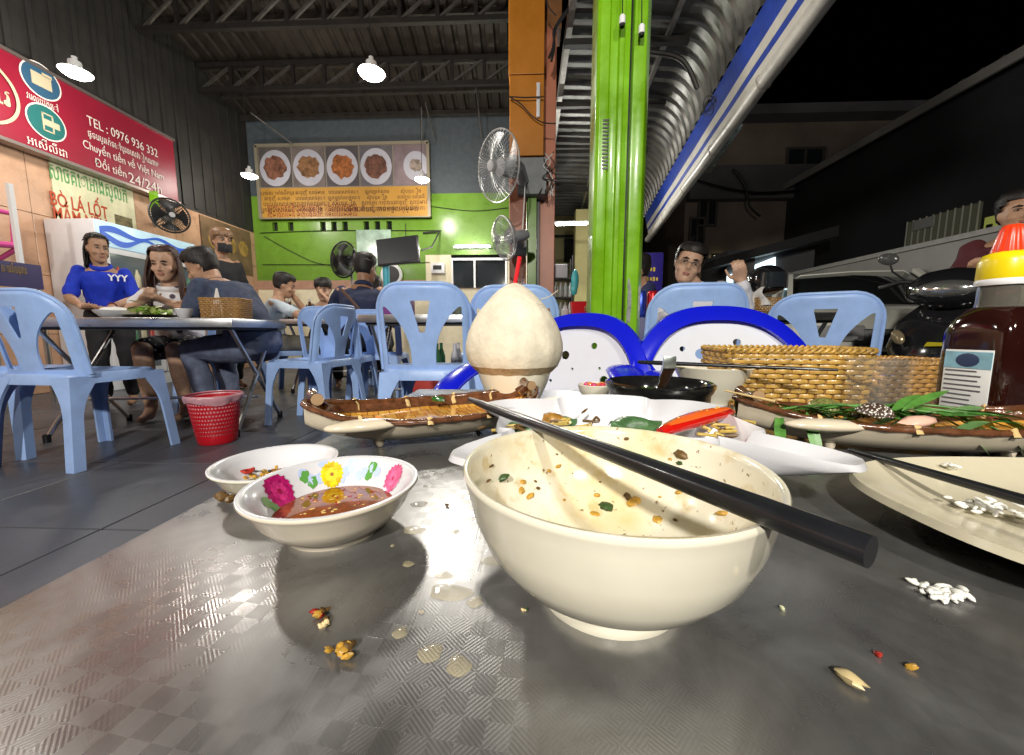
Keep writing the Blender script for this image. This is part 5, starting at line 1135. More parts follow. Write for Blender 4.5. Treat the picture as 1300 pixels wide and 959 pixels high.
for k in range(22):
    rr = random.Random(40+k); g = [(882+rr.uniform(-14,40),548-rr.uniform(-6,8)),(735+rr.uniform(-30,30),540+rr.uniform(-6,4)),(930+rr.uniform(-8,14),545+rr.uniform(-9,9)),(660+rr.uniform(-18,14),547+rr.uniform(-4,3))][k % 4]
    p = on_plate(*g, .038); q = [p+V((rr.uniform(-.013,.013),rr.uniform(-.008,.008),rr.uniform(-.001,.006))) for _ in range(4)]
    tag(MB().tube(smoothpath(q, 6), .0013, 6).build('noodle_strand', noodM if k % 3 else hbr), 'curled noodle strand left on the white winged plate', 'noodle', 'noodle strands on the winged plate')
for k, (px, py) in enumerate(((742,522),(612,543))): p = on_plate(px, py, .045 if k == 0 else .037); blob(p, .0022, hbr, 'food_scrap', 'tiny brown shred on the rim of the winged plate', 'food scrap', 'shreds on the plate rim', k, (2.2,.6,.5), .8)
# ---- coconut in its bowl
CY_ = .575; CX_ = at(653,420,CY_).x
cb = thing('coconut_bowl', 'plain white bowl carrying the trimmed coconut', 'bowl', (CX_,CY_,ZT))
zb_ = .62-(470-422)/488*CY_-ZT; rb = .0555
MB().lathe([(0,.003),(.026,.003),(.028,0),(.031,0),(.032,.006),(.040,zb_*.35),(.050,zb_*.72),(rb,zb_),(rb-.002,zb_+.001),(rb-.004,zb_-.002),(.045,zb_*.68),(.030,zb_*.3),(0,zb_*.22)], 64).build('bowl_body', cer, cb, smooth=60)
co = thing('coconut', 'trimmed young coconut with pointed husk and a red straw hole', 'coconut', (CX_,CY_,ZT))
coM = mat('coconut_husk', (.72,.66,.52), .75, var=.26, vs=22, bump=.8, bs=120, detail=7); coB = mat('coconut_cut_base', (.58,.48,.32), .8, var=.25, vs=120, bump=.7, bs=250)
zt_ = .62+(422-362)/488*CY_-ZT; hh = zt_-zb_
pr = [(.70,-.05),(.80,.0),(.90,.06)]; pr2 = [(.905,.062),(.972,.14),(1.0,.24),(.992,.33),(.945,.44),(.855,.555),(.735,.665),(.60,.765),(.455,.855),(.31,.93),(.175,.98),(.07,1.0),(0,1.004)]
rc = .0715
def husk(prof, m, nm):
    mb2 = MB().lathe([(r*rc, zb_+z*hh) for r, z in prof], 72)
    for i, v in enumerate(mb2.v):
        a = math.atan2(v[1], v[0]); f_ = 1+.014*abs(math.sin(a*7+v[2]*8))+.010*mnoise.noise(V(v)*45); mb2.v[i] = (v[0]*f_, v[1]*f_, v[2]+.001*mnoise.noise(V(v)*90))
    return mb2.build(nm, m, co, smooth=50)
husk(pr+[pr2[0]], coB, 'cut_base'); husk(pr2, coM, 'husk')
stp = [at(653,366,CY_), at(656,349,CY_-.003), at(660,326,CY_-.006)]
tag(MB().tube([stp[0]-(stp[1]-stp[0])*.6]+stp, .0032, 12).build('drinking_straw', mat('red_straw', (.70,.02,.03), .3)), 'red drinking straw standing in the coconut tip', 'straw')
st2 = thing('foil_wrap', 'small clear wrap tuft beside the straw on the coconut', 'wrap', tuple(at(661,362,CY_-.004)))
for k in range(5): MB().tube([(0,0,-.006),(.003*math.cos(k*1.3),.003*math.sin(k*1.3),.002),(.006*math.cos(k*1.3),.005*math.sin(k*1.3),.009)], [.002,.0025,.0012], 6, flat=.25).build('wrap_fold', mat('clear_wrap', (.8,.82,.84), .1, trans=.7), st2)
tag(MB().tube(smoothpath([at(686,380,CY_-.04), at(697,377,CY_-.03), at(708,369,CY_-.01)], 5), .0007, 6).build('husk_fibre', mat('husk_fibre', (.6,.52,.4), .7)), 'pale fibre sticking out of the coconut husk', 'fibre')
# ---- saucer, chilli bowl, black pot, cream bowl
def simple_bowl(name, label, c, r, h, m, ft=.5, lip=.002, z=ZT):
    t = thing(name, label, 'bowl', (c[0],c[1],z))
    MB().lathe([(0,.003),(r*ft*.9,.003),(r*ft*.95,0),(r*ft,0),(r*ft*1.03,.005),(r*(ft+.22),h*.3),(r*(ft+.42 if ft < .55 else .97),h*.75),(r,h),(r-lip,h+.001),(r-lip*1.8,h-.003),(r*(ft+.30),h*.62),(r*ft,h*.25),(0,h*.18)], 64).build('bowl_body', m, t, smooth=60); return t
simple_bowl('saucer', 'small white saucer behind the winged plate', (.047,.492), .036, .030, cer)
cbw = simple_bowl('chilli_bowl', 'tiny white bowl of red chillies beside the black pot', (.116,.665), .029, .030, cer)
rr = random.Random(2)
for k in range(14): a = rr.random()*6.3; q = rr.random()*.018; blob((.116+q*math.cos(a),.665+q*math.sin(a),ZT+.027+rr.random()*.004), .005, [mat('pickle_red', (.50,.02,.06), .2, coat=.5), mat('pickle_orange', (.65,.20,.03), .2), mat('pickle_pink', (.55,.06,.18), .2)][k % 3], 'chilli_piece', ['red chilli piece heaped in the tiny white bowl', 'orange chilli piece heaped in the tiny white bowl', 'pink pickle piece heaped in the tiny white bowl'][k % 3], 'chilli', ['red chilli pieces', 'orange chilli pieces', 'pink pickle pieces'][k % 3], k, (1.3,1,.8))
bp_ = thing('black_pot', 'glossy black earthen pot with a metal spoon in it', 'pot', (.1855,.548,ZT))
pk_ = mat('black_glaze', (.010,.010,.010), .10, coat=1., var=.4, vs=40)
MB().lathe([(0,.002),(.050,.002),(.053,0),(.062,.008),(.067,.022),(.068,.036),(.071,.040),(.0735,.046),(.0735,.050),(.070,.0515),(.066,.048),(.062,.034),(.055,.018),(.04,.010),(0,.008)], 72).build('pot_body', pk_, bp_, smooth=60)
MB().lathe([(0,.030),(.0605,.030)], 48).build('broth', mat('dark_broth', (.06,.022,.008), .08, coat=1., var=.5, vs=60), bp_)
spn = thing('soup_spoon', 'metal soup spoon with its handle raised from the black pot', 'spoon')
s0, s1 = V((.196,.575,ZT+.030)), at(850.5,460,.485)
rgs = []
for k in range(9):
    t = k/8; c = s0.lerp(s1, t); w = .0050+.0028*t; h = .0020+.0060*t
    rgs.append([c+V((-w,0,-h)), c+V((w,0,-h)), c+V((w,0,h)), c+V((0,0,h-.0015)), c+V((-w,0,h))])
MB().rings(rgs).build('handle', mat('dull_spoon_metal', (.50,.56,.53), .25, .9), spn, bevel=.0008); MB().ball(s0+V((0,.012,-.004)), (.016,.022,.005), 16).build('spoon_bowl', steel, spn)
simple_bowl('cream_bowl', 'cream melamine bowl carrying a pair of black chopsticks', (.312,.660), .062, .062, mat('cream_melamine_white', (.70,.66,.54), .2, coat=.4), .45)
ca, cb2 = at(812,461,.66), at(1064,470,.545)
for k, o_ in enumerate((0,.006)): chopstick(ca+V((.0,.004*k+o_,.001-.0*k)), cb2+V((-.02*k,o_,.0)), 'thin black chopstick of the pair resting on the cream bowl', .0036, .0020, 'pair of chopsticks on the cream bowl')
# ---- wicker baskets
wick = mat('wicker_cane', (.42,.22,.05), .35, coat=.3, var=.45, vs=60); wickD = mat('wicker_dark', (.25,.12,.03), .45, var=.4, vs=60)
def basket(label, loc, rz, w, d, h, group='wicker baskets', wick=wick, rowh=.0078):
    t = thing('wicker_basket', label, 'basket', loc, (0,0,rz), group); r = .018; P = []
    for cx, cy, a0 in ((w/2-r,d/2-r,0),(-w/2+r,d/2-r,PI/2),(-w/2+r,-d/2+r,PI),(w/2-r,-d/2+r,3*PI/2)):
        for k in range(5): a = a0+k/4*PI/2; P.append((cx+r*math.cos(a), cy+r*math.sin(a), math.cos(a), math.sin(a)))
    P.append(P[0]); S_ = [0]
    for a, b in zip(P, P[1:]): S_.append(S_[-1]+math.hypot(b[0]-a[0], b[1]-a[1]))
    Lp = S_[-1]; nst = 2*round(Lp/.026)+1; nst = nst if nst % 2 == 0 else nst+1
    def pt(s):
        s %= Lp
        for i in range(len(S_)-1):
            if S_[i] <= s <= S_[i+1]+1e-9: u = (s-S_[i])/max(1e-9, S_[i+1]-S_[i]); a, b = P[i], P[i+1]; return [a[k]+(b[k]-a[k])*u for k in range(4)]
    rows = int(h/rowh); ms = []
    for par in (0,1):
        pts = []
        N = nst*4
        for k in range(N+1):
            s = k/N*Lp; x, y, nx, ny = pt(s); o = .0026*math.cos(PI*k/4+PI*par); pts.append((x+nx*o, y+ny*o, 0))
        ms.append(MB().tube(pts, .0031, 6, cap=False, flat=1.0).mesh('strand', wick, smooth=60))
    for k in range(rows):
        o = link('strand', ms[k % 2], t, (0,0,.004+k*rowh)); sc = 1+.05*(k/rows); o.scale = (sc,sc,1.25)
    st_ = []
    for k in range(nst):
        x, y, nx, ny = pt((k)/nst*Lp); st_.append((x,y))
    sm = MB().tube([(0,0,0),(0,0,h)], .0016, 6).mesh('stake', wickD)
    for x, y in st_: link('stake', sm, t, (x*1.02,y*1.02,0))
    for ph in (0,PI):
        N = 260; MB().tube([(lambda q, a: ((q[0]+q[2]*.0032*math.cos(a))*1.05, (q[1]+q[3]*.0032*math.cos(a))*1.05, h+.001+.0032*math.sin(a)))(pt(k/N*Lp), k/N*2*PI*34+ph) for k in range(N+1)], .0026, 6, cap=False).build('rim_braid', wick, t, smooth=60)
    MB().box((0,0,.003), (w-.004,d-.004,.004)).build('base', wickD, t, bevel=.001)
    return t
basket('wicker basket on the steel table, beside the cream bowl', (at(1003,470,.655).x,.685,ZT), R(-5), .205, .13, .090, wick=mat('wicker_golden', (.52,.31,.07), .35, coat=.3, var=.45, vs=60))
basket('wicker basket on the steel table, behind the clear plastic tub', (at(1156,470,.675).x+.03,.755,ZT), R(12), .175, .12, .066)
for lab, px, w in (('folded white napkins in the wicker basket beside the cream bowl',1006,.15),): 
    nk = thing('napkins', lab, 'napkins', (at(px,470,.655).x,.69,ZT+.008)); 
    for k in range(6): MB().box((0,-.03+k*.012,.034), (w,.009,.066), (0,0,.02*k)).build('napkin', mat('napkin_white', (.7,.68,.66), .7), nk, bevel=.002)
tub = thing('plastic_tub', 'clear plastic tub before the wicker basket beside the sauce bottle', 'tub', (at(1150,470,.575).x-.004,.575,ZT))
clr = mat('clear_plastic_film', (.85,.83,.75), .10, alpha=.04, coat=1., bump=.35, bs=30)
tw_, td_, th_ = .130,.060,.081
def rr_ring(w, d, z, r=.012): 
    o = []
    for cx, cy, a0 in ((w/2-r,d/2-r,0),(-w/2+r,d/2-r,PI/2),(-w/2+r,-d/2+r,PI),(w/2-r,-d/2+r,3*PI/2)):
        for k in range(5): a = a0+k/4*PI/2; o.append((cx+r*math.cos(a), cy+r*math.sin(a), z))
    return o
MB().rings([rr_ring(tw_*.94,td_*.9,.001), rr_ring(tw_,td_,th_), rr_ring(tw_-.002,td_-.002,th_), rr_ring(tw_*.94-.002,td_*.9-.002,.002)]).build('tub_wall', clr, tub, smooth=50); MB().tube([V(p) for p in rr_ring(tw_+.002,td_+.002,th_)]+[V(rr_ring(tw_+.002,td_+.002,th_)[0])], .0018, 6, cap=False).build('tub_rim', clr, tub)
# ---- sauce bottle
bt = thing('sauce_bottle', 'dark chilli sauce bottle with yellow collar and red nozzle cap', 'bottle', (.545,.472,ZT), (0,0,R(-82)))
sauce = mat('dark_chilli_sauce', (.020,.0045,.0035), .08, coat=.6, var=.2, vs=15); petM = mat('clear_pet', (.85,.80,.68), .06, trans=.9, ior=1.2)
def oct_(r, z, e=7.): return [(lambda k: (r*math.cos(a)*k, r*math.sin(a)*k, z))((abs(math.cos(a))**e+abs(math.sin(a))**e)**(-1/e)) for a in [2*PI*j/48 for j in range(48)]]
bz = .62+(422-392)/488*.47-ZT
MB().rings([oct_(.027,0), oct_(.0315,.004), oct_(.033,.01), oct_(.033,bz*.62), oct_(.033,bz*.80,6), oct_(.031,bz*.90,4), oct_(.024,bz*.985,2.3), oct_(.0205,bz,2)]).build('sauce_body', sauce, bt, smooth=50)
MB().lathe([(.0212,bz-.001),(.0202,bz+.006),(.0202,bz+.030),(.0185,bz+.030),(.0185,bz-.001)], 40).build('clear_neck', petM, bt, smooth=50)
MB().lathe([(.0225,bz+.024),(.0232,bz+.026),(.0232,bz+.030),(.0225,bz+.031)], 40).build('tamper_ring', whitep, bt)
yl = mat('yellow_cap_plastic', (.80,.62,.005), .3); rdc = mat('red_cap_plastic', (.80,.045,.008), .3)
cz = bz+.031
yc = MB().lathe([(.0222,cz),(.0225,cz+.001),(.0222,cz+.020),(.0195,cz+.0275),(.012,cz+.031),(0,cz+.031)], 72)
for i, v in enumerate(yc.v):
    if v[2] < cz+.021: a = math.atan2(v[1], v[0]); k = 1+.012*math.cos(a*36); yc.v[i] = (v[0]*k, v[1]*k, v[2])
yc.build('yellow_collar', yl, bt, smooth=50)
rc_ = MB().lathe([(.0135,cz+.029),(.0135,cz+.031),(.0105,cz+.047),(.0088,cz+.056),(.0062,cz+.060),(0,cz+.061)], 60)
for i, v in enumerate(rc_.v):
    a = math.atan2(v[1], v[0]); k = 1+.05*math.cos(a*12)*(1 if v[2] < cz+.06 else 0); rc_.v[i] = (v[0]*k, v[1]*k, v[2])
rc_.build('nozzle_cap', rdc, bt, smooth=50)
lbM = mat('label_paper', (.72,.74,.74), .4)
lab_o = MB().box((-.0002,-.0336,bz*.36), (.044,.0010,bz*.62)).build('label', lbM, bt, bevel=.0003)
MB().box((-.0002,-.0343,bz*.59), (.0435,.0006,bz*.13)).build('label_picture', mat('label_blue', (.25,.48,.60), .4, var=.3, vs=60), lab_o, smooth=0); MB().ball((0,-.0348,bz*.59), (.011,.0004,.008), 14).build('label_emblem', mat('label_navy', (.03,.05,.12), .4), lab_o)
inkL = mat('label_ink', (.10,.10,.12), .5); rr = random.Random(3)
for k in range(13):
    w = rr.uniform(.026,.040); MB().box((-.020+w/2,-.0344,bz*.505-k*.0056), (w,.0004,.0016)).build('label_print', inkL, lab_o, smooth=0)
# ---- cream oblong plate at the right with rice scraps and chopstick
cpz = thing('oblong_plate', 'cream oblong plate with rice scraps at the table side', 'plate', (.354,.208,ZT))
def cream_f(rho, a):
    c, s = math.cos(a), math.sin(a); e = 2.7; k = 1/((abs(c)/.145)**e+(abs(s)/.094)**e)**(1/e); r = k*rho
    return r*c, r*s, .003+.017*max(0, (rho-.60)/.40)**1.6
plate_mesh(cream_f, .004, 24, 140).build('plate_body', cerC, cpz, smooth=60); kids(cpz)[-1].location = (0,0,.0045); MB().lathe([(.05,0),(.055,0),(.056,.005),(.049,.005)], 48, sx=1.4).build('foot_ring', cerC, cpz)
chopstick(atz(1078,571,ZT+.0255), V((.2915,.105,ZT+.030)), 'thin black chopstick lying over the cream oblong plate', .0024, .0040)
riceM = mat('cooked_rice', (.80,.79,.74), .35, sub=.0)
def rice(p, n, spread, label, seed, up=.002):
    rr = random.Random(seed); mb2 = MB()
    for k in range(n): mb2.ball(V(p)+V((rr.gauss(0,spread),rr.gauss(0,spread*.55),abs(rr.gauss(0,up)))), (.0030,.0014,.0012), 8, rot=(0,rr.uniform(-.4,.4),rr.uniform(-1.5,1.5)))
    return tag(mb2.build('rice_clump', riceM, smooth=60), label, 'rice')
rice(atz(1245,645,ZT+.0105), 70, .006, 'long smear of rice grains on the cream oblong plate', 1); rice(atz(1300,658,ZT+.011), 16, .006, 'small heap of rice at the middle of the cream oblong plate', 2); rice(atz(1208,594,ZT+.020), 7, .003, 'few rice grains on the far rim of the cream oblong plate', 3); rice(atz(1130,608,ZT+.013), 5, .0028, 'few rice grains at the narrow end of the cream oblong plate', 4)
rice(atz(1200,756,ZT+.0012), 60, .0034, 'clump of spilled white rice on the bare steel table', 5, .0012); rice(atz(1166,741,ZT+.001), 4, .002, 'few spilled rice grains beside the rice clump on the steel', 6, .0004)
# ---- crumbs and drops on the steel
def crumb(px, py, label, seed, s=.0022, n=6, ms=(hbr, garl, garl)):
    p = atz(px, py, ZT); rr = random.Random(seed); t = thing('food_crumb', label, 'crumb', tuple(p))
    for k in range(n):
        c_ = V((rr.gauss(0,s*.75), rr.gauss(0,s*.75), s*.4+rr.random()*s*.7)) if n > 1 else V((0,0,s*.4)); q_ = Euler((rr.random(),rr.random(),rr.random()*3)).to_matrix(); rs_ = []
        for i in range(6):
            t_ = PI*(.08+.84*i/5)-PI/2; rs_.append([c_+q_ @ V((math.cos(t_)*math.cos(2*PI*j/9)*s*rr.uniform(.5,1.25), math.cos(t_)*math.sin(2*PI*j/9)*s*rr.uniform(.35,.9), math.sin(t_)*s*.45)) for j in range(9)])
        MB().rings(rs_).build('crumb_piece', ms[k % len(ms)], t, smooth=50)
crumb(434,832,'yellow garlic crumb pile on the steel nearest the flowered bowl shadow', 1, .0026, 9); crumb(404,786,'brown and red garlic crumb on the steel below the flowered bowl', 2, .0022, 7, (hbr,garl,chil)); crumb(410,798,'pale smear crumb beside the brown and red crumb', 3, .0014, 4, (mat('pale_crumb', (.6,.48,.25), .4),))
crumb(667,777,'small pale crumb on the steel beside the rice bowl foot', 4, .0010, 4, (mat('pale_crumb', (.6,.48,.25)), herb)); crumb(1156,850,'single orange yellow seed on the steel table', 5, .0024, 1, (garl,)); crumb(1115,834,'single dark red chilli fleck on the steel table', 6, .0022, 1, (chil,)); crumb(1078,868,'flat tan garlic slice on the steel table', 7, .0050, 1, (mat('pale_crumb', (.6,.48,.25)),)); crumb(993,775,'single pale bean sprout head on the steel table', 8, .0022, 1, (mat('sprout_pale', (.6,.62,.40), .3),)); crumb(569,643,'black pepper flake on the steel between the two bowls', 9, .0014, 3, (hbr,))
drop = mat('oily_water_drop', (.60,.52,.32), .04, alpha=.35, coat=1.)
for k, (px, py, s, st_) in enumerate(((532,640,.0050,1.2),(525,673,.0055,1.2),(575,675,.0032,1.2),(518,716,.0028,1.1),(571,752,.0060,1.7),(603,764,.0035,1.),(547,829,.0045,1.),(582,845,.0045,1.),(540,617,.0020,1.),(563,730,.0030,1.5),(508,803,.003,1),(625,712,.004,1.6),(555,690,.0012,1),(498,693,.0012,1),(535,777,.0012,1.2),(611,655,.0012,1.2))):
    p = atz(px, py, ZT+.0003); mb2 = MB(); rr = random.Random(k); ph = rr.random()*6
    mb2.grid(lambda u, v: (s*u*st_*math.cos(2*PI*v)*(1+.14*math.sin(3*2*PI*v+ph)), s*u*math.sin(2*PI*v)*(1+.14*math.cos(2*2*PI*v+ph)), .0008*max(0, 1-u*u)**.7), 8, 28)
    tag(mb2.build('water_drop', drop, None, p, smooth=80), 'oily clear drop on the steel table between the flowered bowl and rice bowl', 'drop', 'oily drops on the steel')
# ---- things on the other tables
basket('wicker napkin basket on the diners\' steel table', (at(283,408,2.30).x,2.34,.70), R(9), .22, .15, .12, rowh=.012)
np_ = thing('paper_napkin', 'white paper napkin standing in the diners\' wicker basket', 'napkin', (at(270,385,2.3).x,2.34,.72)); MB().grid(lambda u, v: ((v-.5)*.10*(1.1-u),.03*math.sin(v*5)*(1-u),u*.17), 8, 8).build('napkin_sheet', mat('napkin_white', (.7,.68,.66), .7), np_, smooth=70)
pl_ = thing('salad_plate', 'plate heaped with green salad on the diners\' table', 'plate', (at(198,408,2.32).x,2.30,.70)); MB().lathe([(0,.002),(.06,.0),(.13,.022),(.135,.024),(.06,.006),(0,.005)], 32).build('plate_body', cerC, pl_)
rr = random.Random(6); sl_m = [leafmesh(.05,.008,.4,mat('salad_green', (.20,.36,.05), .4, var=.5, vs=60)), leafmesh(.045,.009,.3,mat('salad_pale', (.42,.50,.16), .4, var=.4, vs=60))]
for k in range(46): link('salad_leaf', sl_m[k % 2], pl_, (rr.gauss(0,.05),rr.gauss(0,.035),.03+abs(rr.gauss(0,.028))), (rr.uniform(-.9,.9),rr.uniform(-.9,.9),rr.uniform(0,6.3))).scale = (1.1,1.8,1.1)
simple_bowl('rice_dish', 'white dish of rice on the diners\' table before the woman in blue', (at(152,405,2.28).x,2.26), .10, .05, cerB, .5, z=.70); tag(MB().lathe([(0,.03),(.08,.035),(.06,.06),(.0,.07)], 24, (at(152,405,2.28).x,2.26,.705)).build('rice_heap', riceM), 'heap of white rice in the dish before the woman in blue', 'rice')
simple_bowl('small_dish', 'small white dish beside the salad plate on the diners\' table', (at(240,408,2.3).x,2.27), .045, .06, cerB, .5, z=.70)
dk = mat('amber_glass', (.06,.02,.004), .08, coat=.6)
def beer(px, Y, z, lab):
    q = at(px, 400, Y); t = thing('beer_bottle', lab, 'bottle', (q.x,Y,z), group='beer bottles')
    MB().lathe([(0,0),(.029,0),(.031,.006),(.031,.11),(.026,.135),(.014,.165),(.0125,.205),(.0125,.21)], 24).build('glass_body', dk, t, smooth=50); MB().lathe([(.0135,.19),(.0145,.205),(.0145,.213),(0,.213)], 18).build('cap', mat('beer_cap', (.5,.5,.5), .4, .6), t); MB().lathe([(.0315,.035),(.0318,.036),(.0318,.095),(.0315,.096)], 24).build('label_band', mat('beer_label', (.45,.30,.10), .5), t)
beer(369,4.02,.75,'dark beer bottle beside the orange glass'); beer(394,4.02,.75,'dark beer bottle before the man drinking')
tag(MB().lathe([(0,.004),(.028,.0),(.034,.10),(.032,.10),(.027,.01),(0,.01)], 20, (at(381,400,4.05).x,4.05,.75)).build('orange_glass', mat('orange_drink', (.75,.35,.02), .15, trans=.2)), 'glass of orange drink between the two beer bottles', 'glass')
tag(MB().lathe([(0,0),(.018,0),(.019,.004),(.019,.10),(.008,.14),(.008,.2),(0,.2)], 16, (at(228,402,2.36).x,2.42,.70)).build('sauce_flask', dk), 'slim dark sauce flask on the diners\' table by the woman in white', 'flask')
# bits seen through the chair: shelf below the middle table
lo = thing('drinks_crate', 'red and white drinks crate on the floor under the middle table', 'crate', (-.66,2.85,0)); 
MB().box((0,0,.16), (.36,.30,.30)).build('crate_body', mat('crate_red', (.55,.05,.04), .5, var=.3, vs=15), lo, bevel=.008)
for k in range(6): MB().lathe([(0,.31),(.03,.31),(.03,.44),(.012,.5),(.012,.54),(0,.54)], 12, (-.13+.13*(k % 3),-.07+.14*(k//3),0)).build('bottle', [btlM, mat('green_glass', (.03,.12,.05), .1), wtr[1]][k % 3], lo)
tag(MB().box((at(506,430,2.75).x,2.78,.80), (.2,.12,.12)).build('purple_box', mat('purple_box', (.22,.06,.25), .5), bevel=.004), 'small purple box on the middle steel table', 'box')
for k, (px, col) in enumerate(((570,(.30,.30,.22)),(581,(.20,.22,.18)))):
    q = at(px, 400, 2.75); tag(MB().lathe([(0,0),(.035,0),(.036,.01),(.036,.12),(.018,.16),(.018,.19),(0,.19)], 18, (q.x,2.74+.04*k,.735)).build('sauce_jar', mat('jar_glass_%d' % k, col, .12, trans=.3)), ['olive glass sauce jar on the middle steel table', 'grey glass sauce jar on the middle steel table'][k], 'jar')
# helmet on the side table basket
basket('wicker basket under the black helmet on the side table', (at(975,388,2.8).x,2.80,.75), R(2), .24, .15, .10, rowh=.012)
hm = thing('helmet', 'glossy black motorcycle helmet resting on a wicker basket', 'helmet', tuple(at(972,358,2.86)), (0,0,R(200)))
hb = MB().ball((0,0,0), (.115,.135,.115), 28)
hb.v = [(x, y, max(z, -.095+.03*max(0, y/.135))) for x, y, z in hb.v]; hb.build('helmet_shell', gb, hm, smooth=60)
MB().grid(lambda u, v: (.118*math.cos(R(200)+u*R(140)), .14*math.sin(R(200)+u*R(140))*1.0, -.05+.10*v), 16, 6).xf(Mx.Rotation(PI, 4, 'Z')).build('visor', mat('visor_smoke', (.02,.025,.03), .04, coat=1.), hm, smooth=60)
np2 = thing('paper_napkin', 'crumpled white napkin tucked in front of the black helmet', 'napkin', tuple(at(966,378,2.72))); MB().grid(lambda u, v: ((v-.5)*.12*(1.15-u)+.01*math.sin(u*7),.03*math.sin(v*6+u*3),-.05+u*.12), 9, 9).build('napkin_sheet', mat('napkin_white', (.7,.68,.66)), np2, smooth=70)
# ================================================================ PEOPLE  (local +Y = facing, feet on z = 0)
skinM = {k: mat('skin_'+k, c, .5, var=.22, vs=22, sub=.12, bump=.15, bs=300) for k, c in dict(light=(.52,.32,.22), mid=(.42,.24,.15), tan=(.34,.18,.105)).items()}
hairK = mat('black_hair', (.012,.009,.008), .55, var=.5, vs=60, bump=.9, bs=120); hairR = mat('dark_red_brown_hair', (.040,.014,.012), .5, var=.4, vs=60, bump=.5, bs=180); hairB = mat('light_brown_hair', (.22,.12,.06), .45, var=.4, vs=60, bump=.5, bs=180)
eyeW = mat('eye_white', (.42,.38,.35), .3); eyeD = mat('eye_dark', (.015,.01,.008), .2); lipM = mat('lip', (.34,.14,.11), .45)
HEAD = [(-.116,.020,.074,.030),(-.107,.036,.088,.012),(-.090,.050,.094,-.020),(-.060,.061,.094,-.055),(-.025,.068,.091,-.082),(.010,.072,.088,-.094),(.045,.074,.088,-.098),(.075,.069,.078,-.090),(.098,.054,.056,-.068),(.112,.030,.026,-.034),(.117,.008,.004,-.008)]
def headrings(M, k=1., seg=20): return [[M @ V((wx*k*math.cos(2*PI*j/seg), ((yf+yb)/2+(yf-yb)/2*k*math.sin(2*PI*j/seg)), z*k)) for j in range(seg)] for z, wx, yf, yb in HEAD]
def limb(mb, pts, rad, n=5, flat=1.):
    p = [V(q) for q in pts]; P = []; Rr = []
    for i in range(len(p)-1):
        for k in range(n): t = k/n; P.append(p[i].lerp(p[i+1], t)); Rr.append(rad[i]+(rad[i+1]-rad[i])*t)
    P.append(p[-1]); Rr.append(rad[-1]); mb.tube(P, Rr, 14, flat=flat)
    for q, r in zip(p, rad): mb.ball(q, r*.99, 14)
def hand(mb, w, d, n, side, curl=.6, spread=.12, s=1.):
    w, d, n = V(w), V(d).normalized(), V(n); n = (n-d*n.dot(d)).normalized(); x = d.cross(n)*side
    c = w+d*.045*s; F = Mx((x, d, n)).transposed()
    mb.rings([[w+d*(t*s)+x*(a*wd*s)+n*(b*.013*s) for a, b in ((-1,-.6),(-.5,-1),(.5,-1),(1,-.6),(1,.6),(.5,1),(-.5,1),(-1,.6))] for t, wd in ((-.01,.024),(.02,.034),(.055,.040),(.085,.039),(.092,.034))])
    for k, (o, L) in enumerate(((-.030,.066),(-.010,.078),(.010,.073),(.029,.058))):
        p = w+d*(.084*s)+x*(o*s); dd = d+x*(spread*(k-1.5)*.5); pts = [p-d*.02*s, p]; a = 0
        for j, f in enumerate((.45,.32,.25)): a += curl*(.6 if j == 0 else 1.); q = (dd*math.cos(a)-n*math.sin(a)); p = p+q*(L*f*s); pts.append(p)
        mb.tube(pts, [.0095*s,.0095*s,.0085*s,.0078*s,.0065*s], 8, round_end=True)
    p = w+d*.022*s-x*.028*s; q1 = p+(d*.6-x*.75-n*.25).normalized()*.038*s; q2 = q1+(d*.85-x*.25-n*.45).normalized()*.032*s; q3 = q2+(d*.9-x*.0-n*.5).normalized()*.022*s
    mb.tube([p,q1,q2,q3], [.013*s,.0115*s,.0095*s,.0075*s], 8, round_end=True)
def lerp_chain(a, b, c, t):
    # point and fraction along shoulder-elbow-wrist chain (t 0..2)
    a, b, c = V(a), V(b), V(c); return a.lerp(b, t) if t <= 1 else b.lerp(c, t-1)
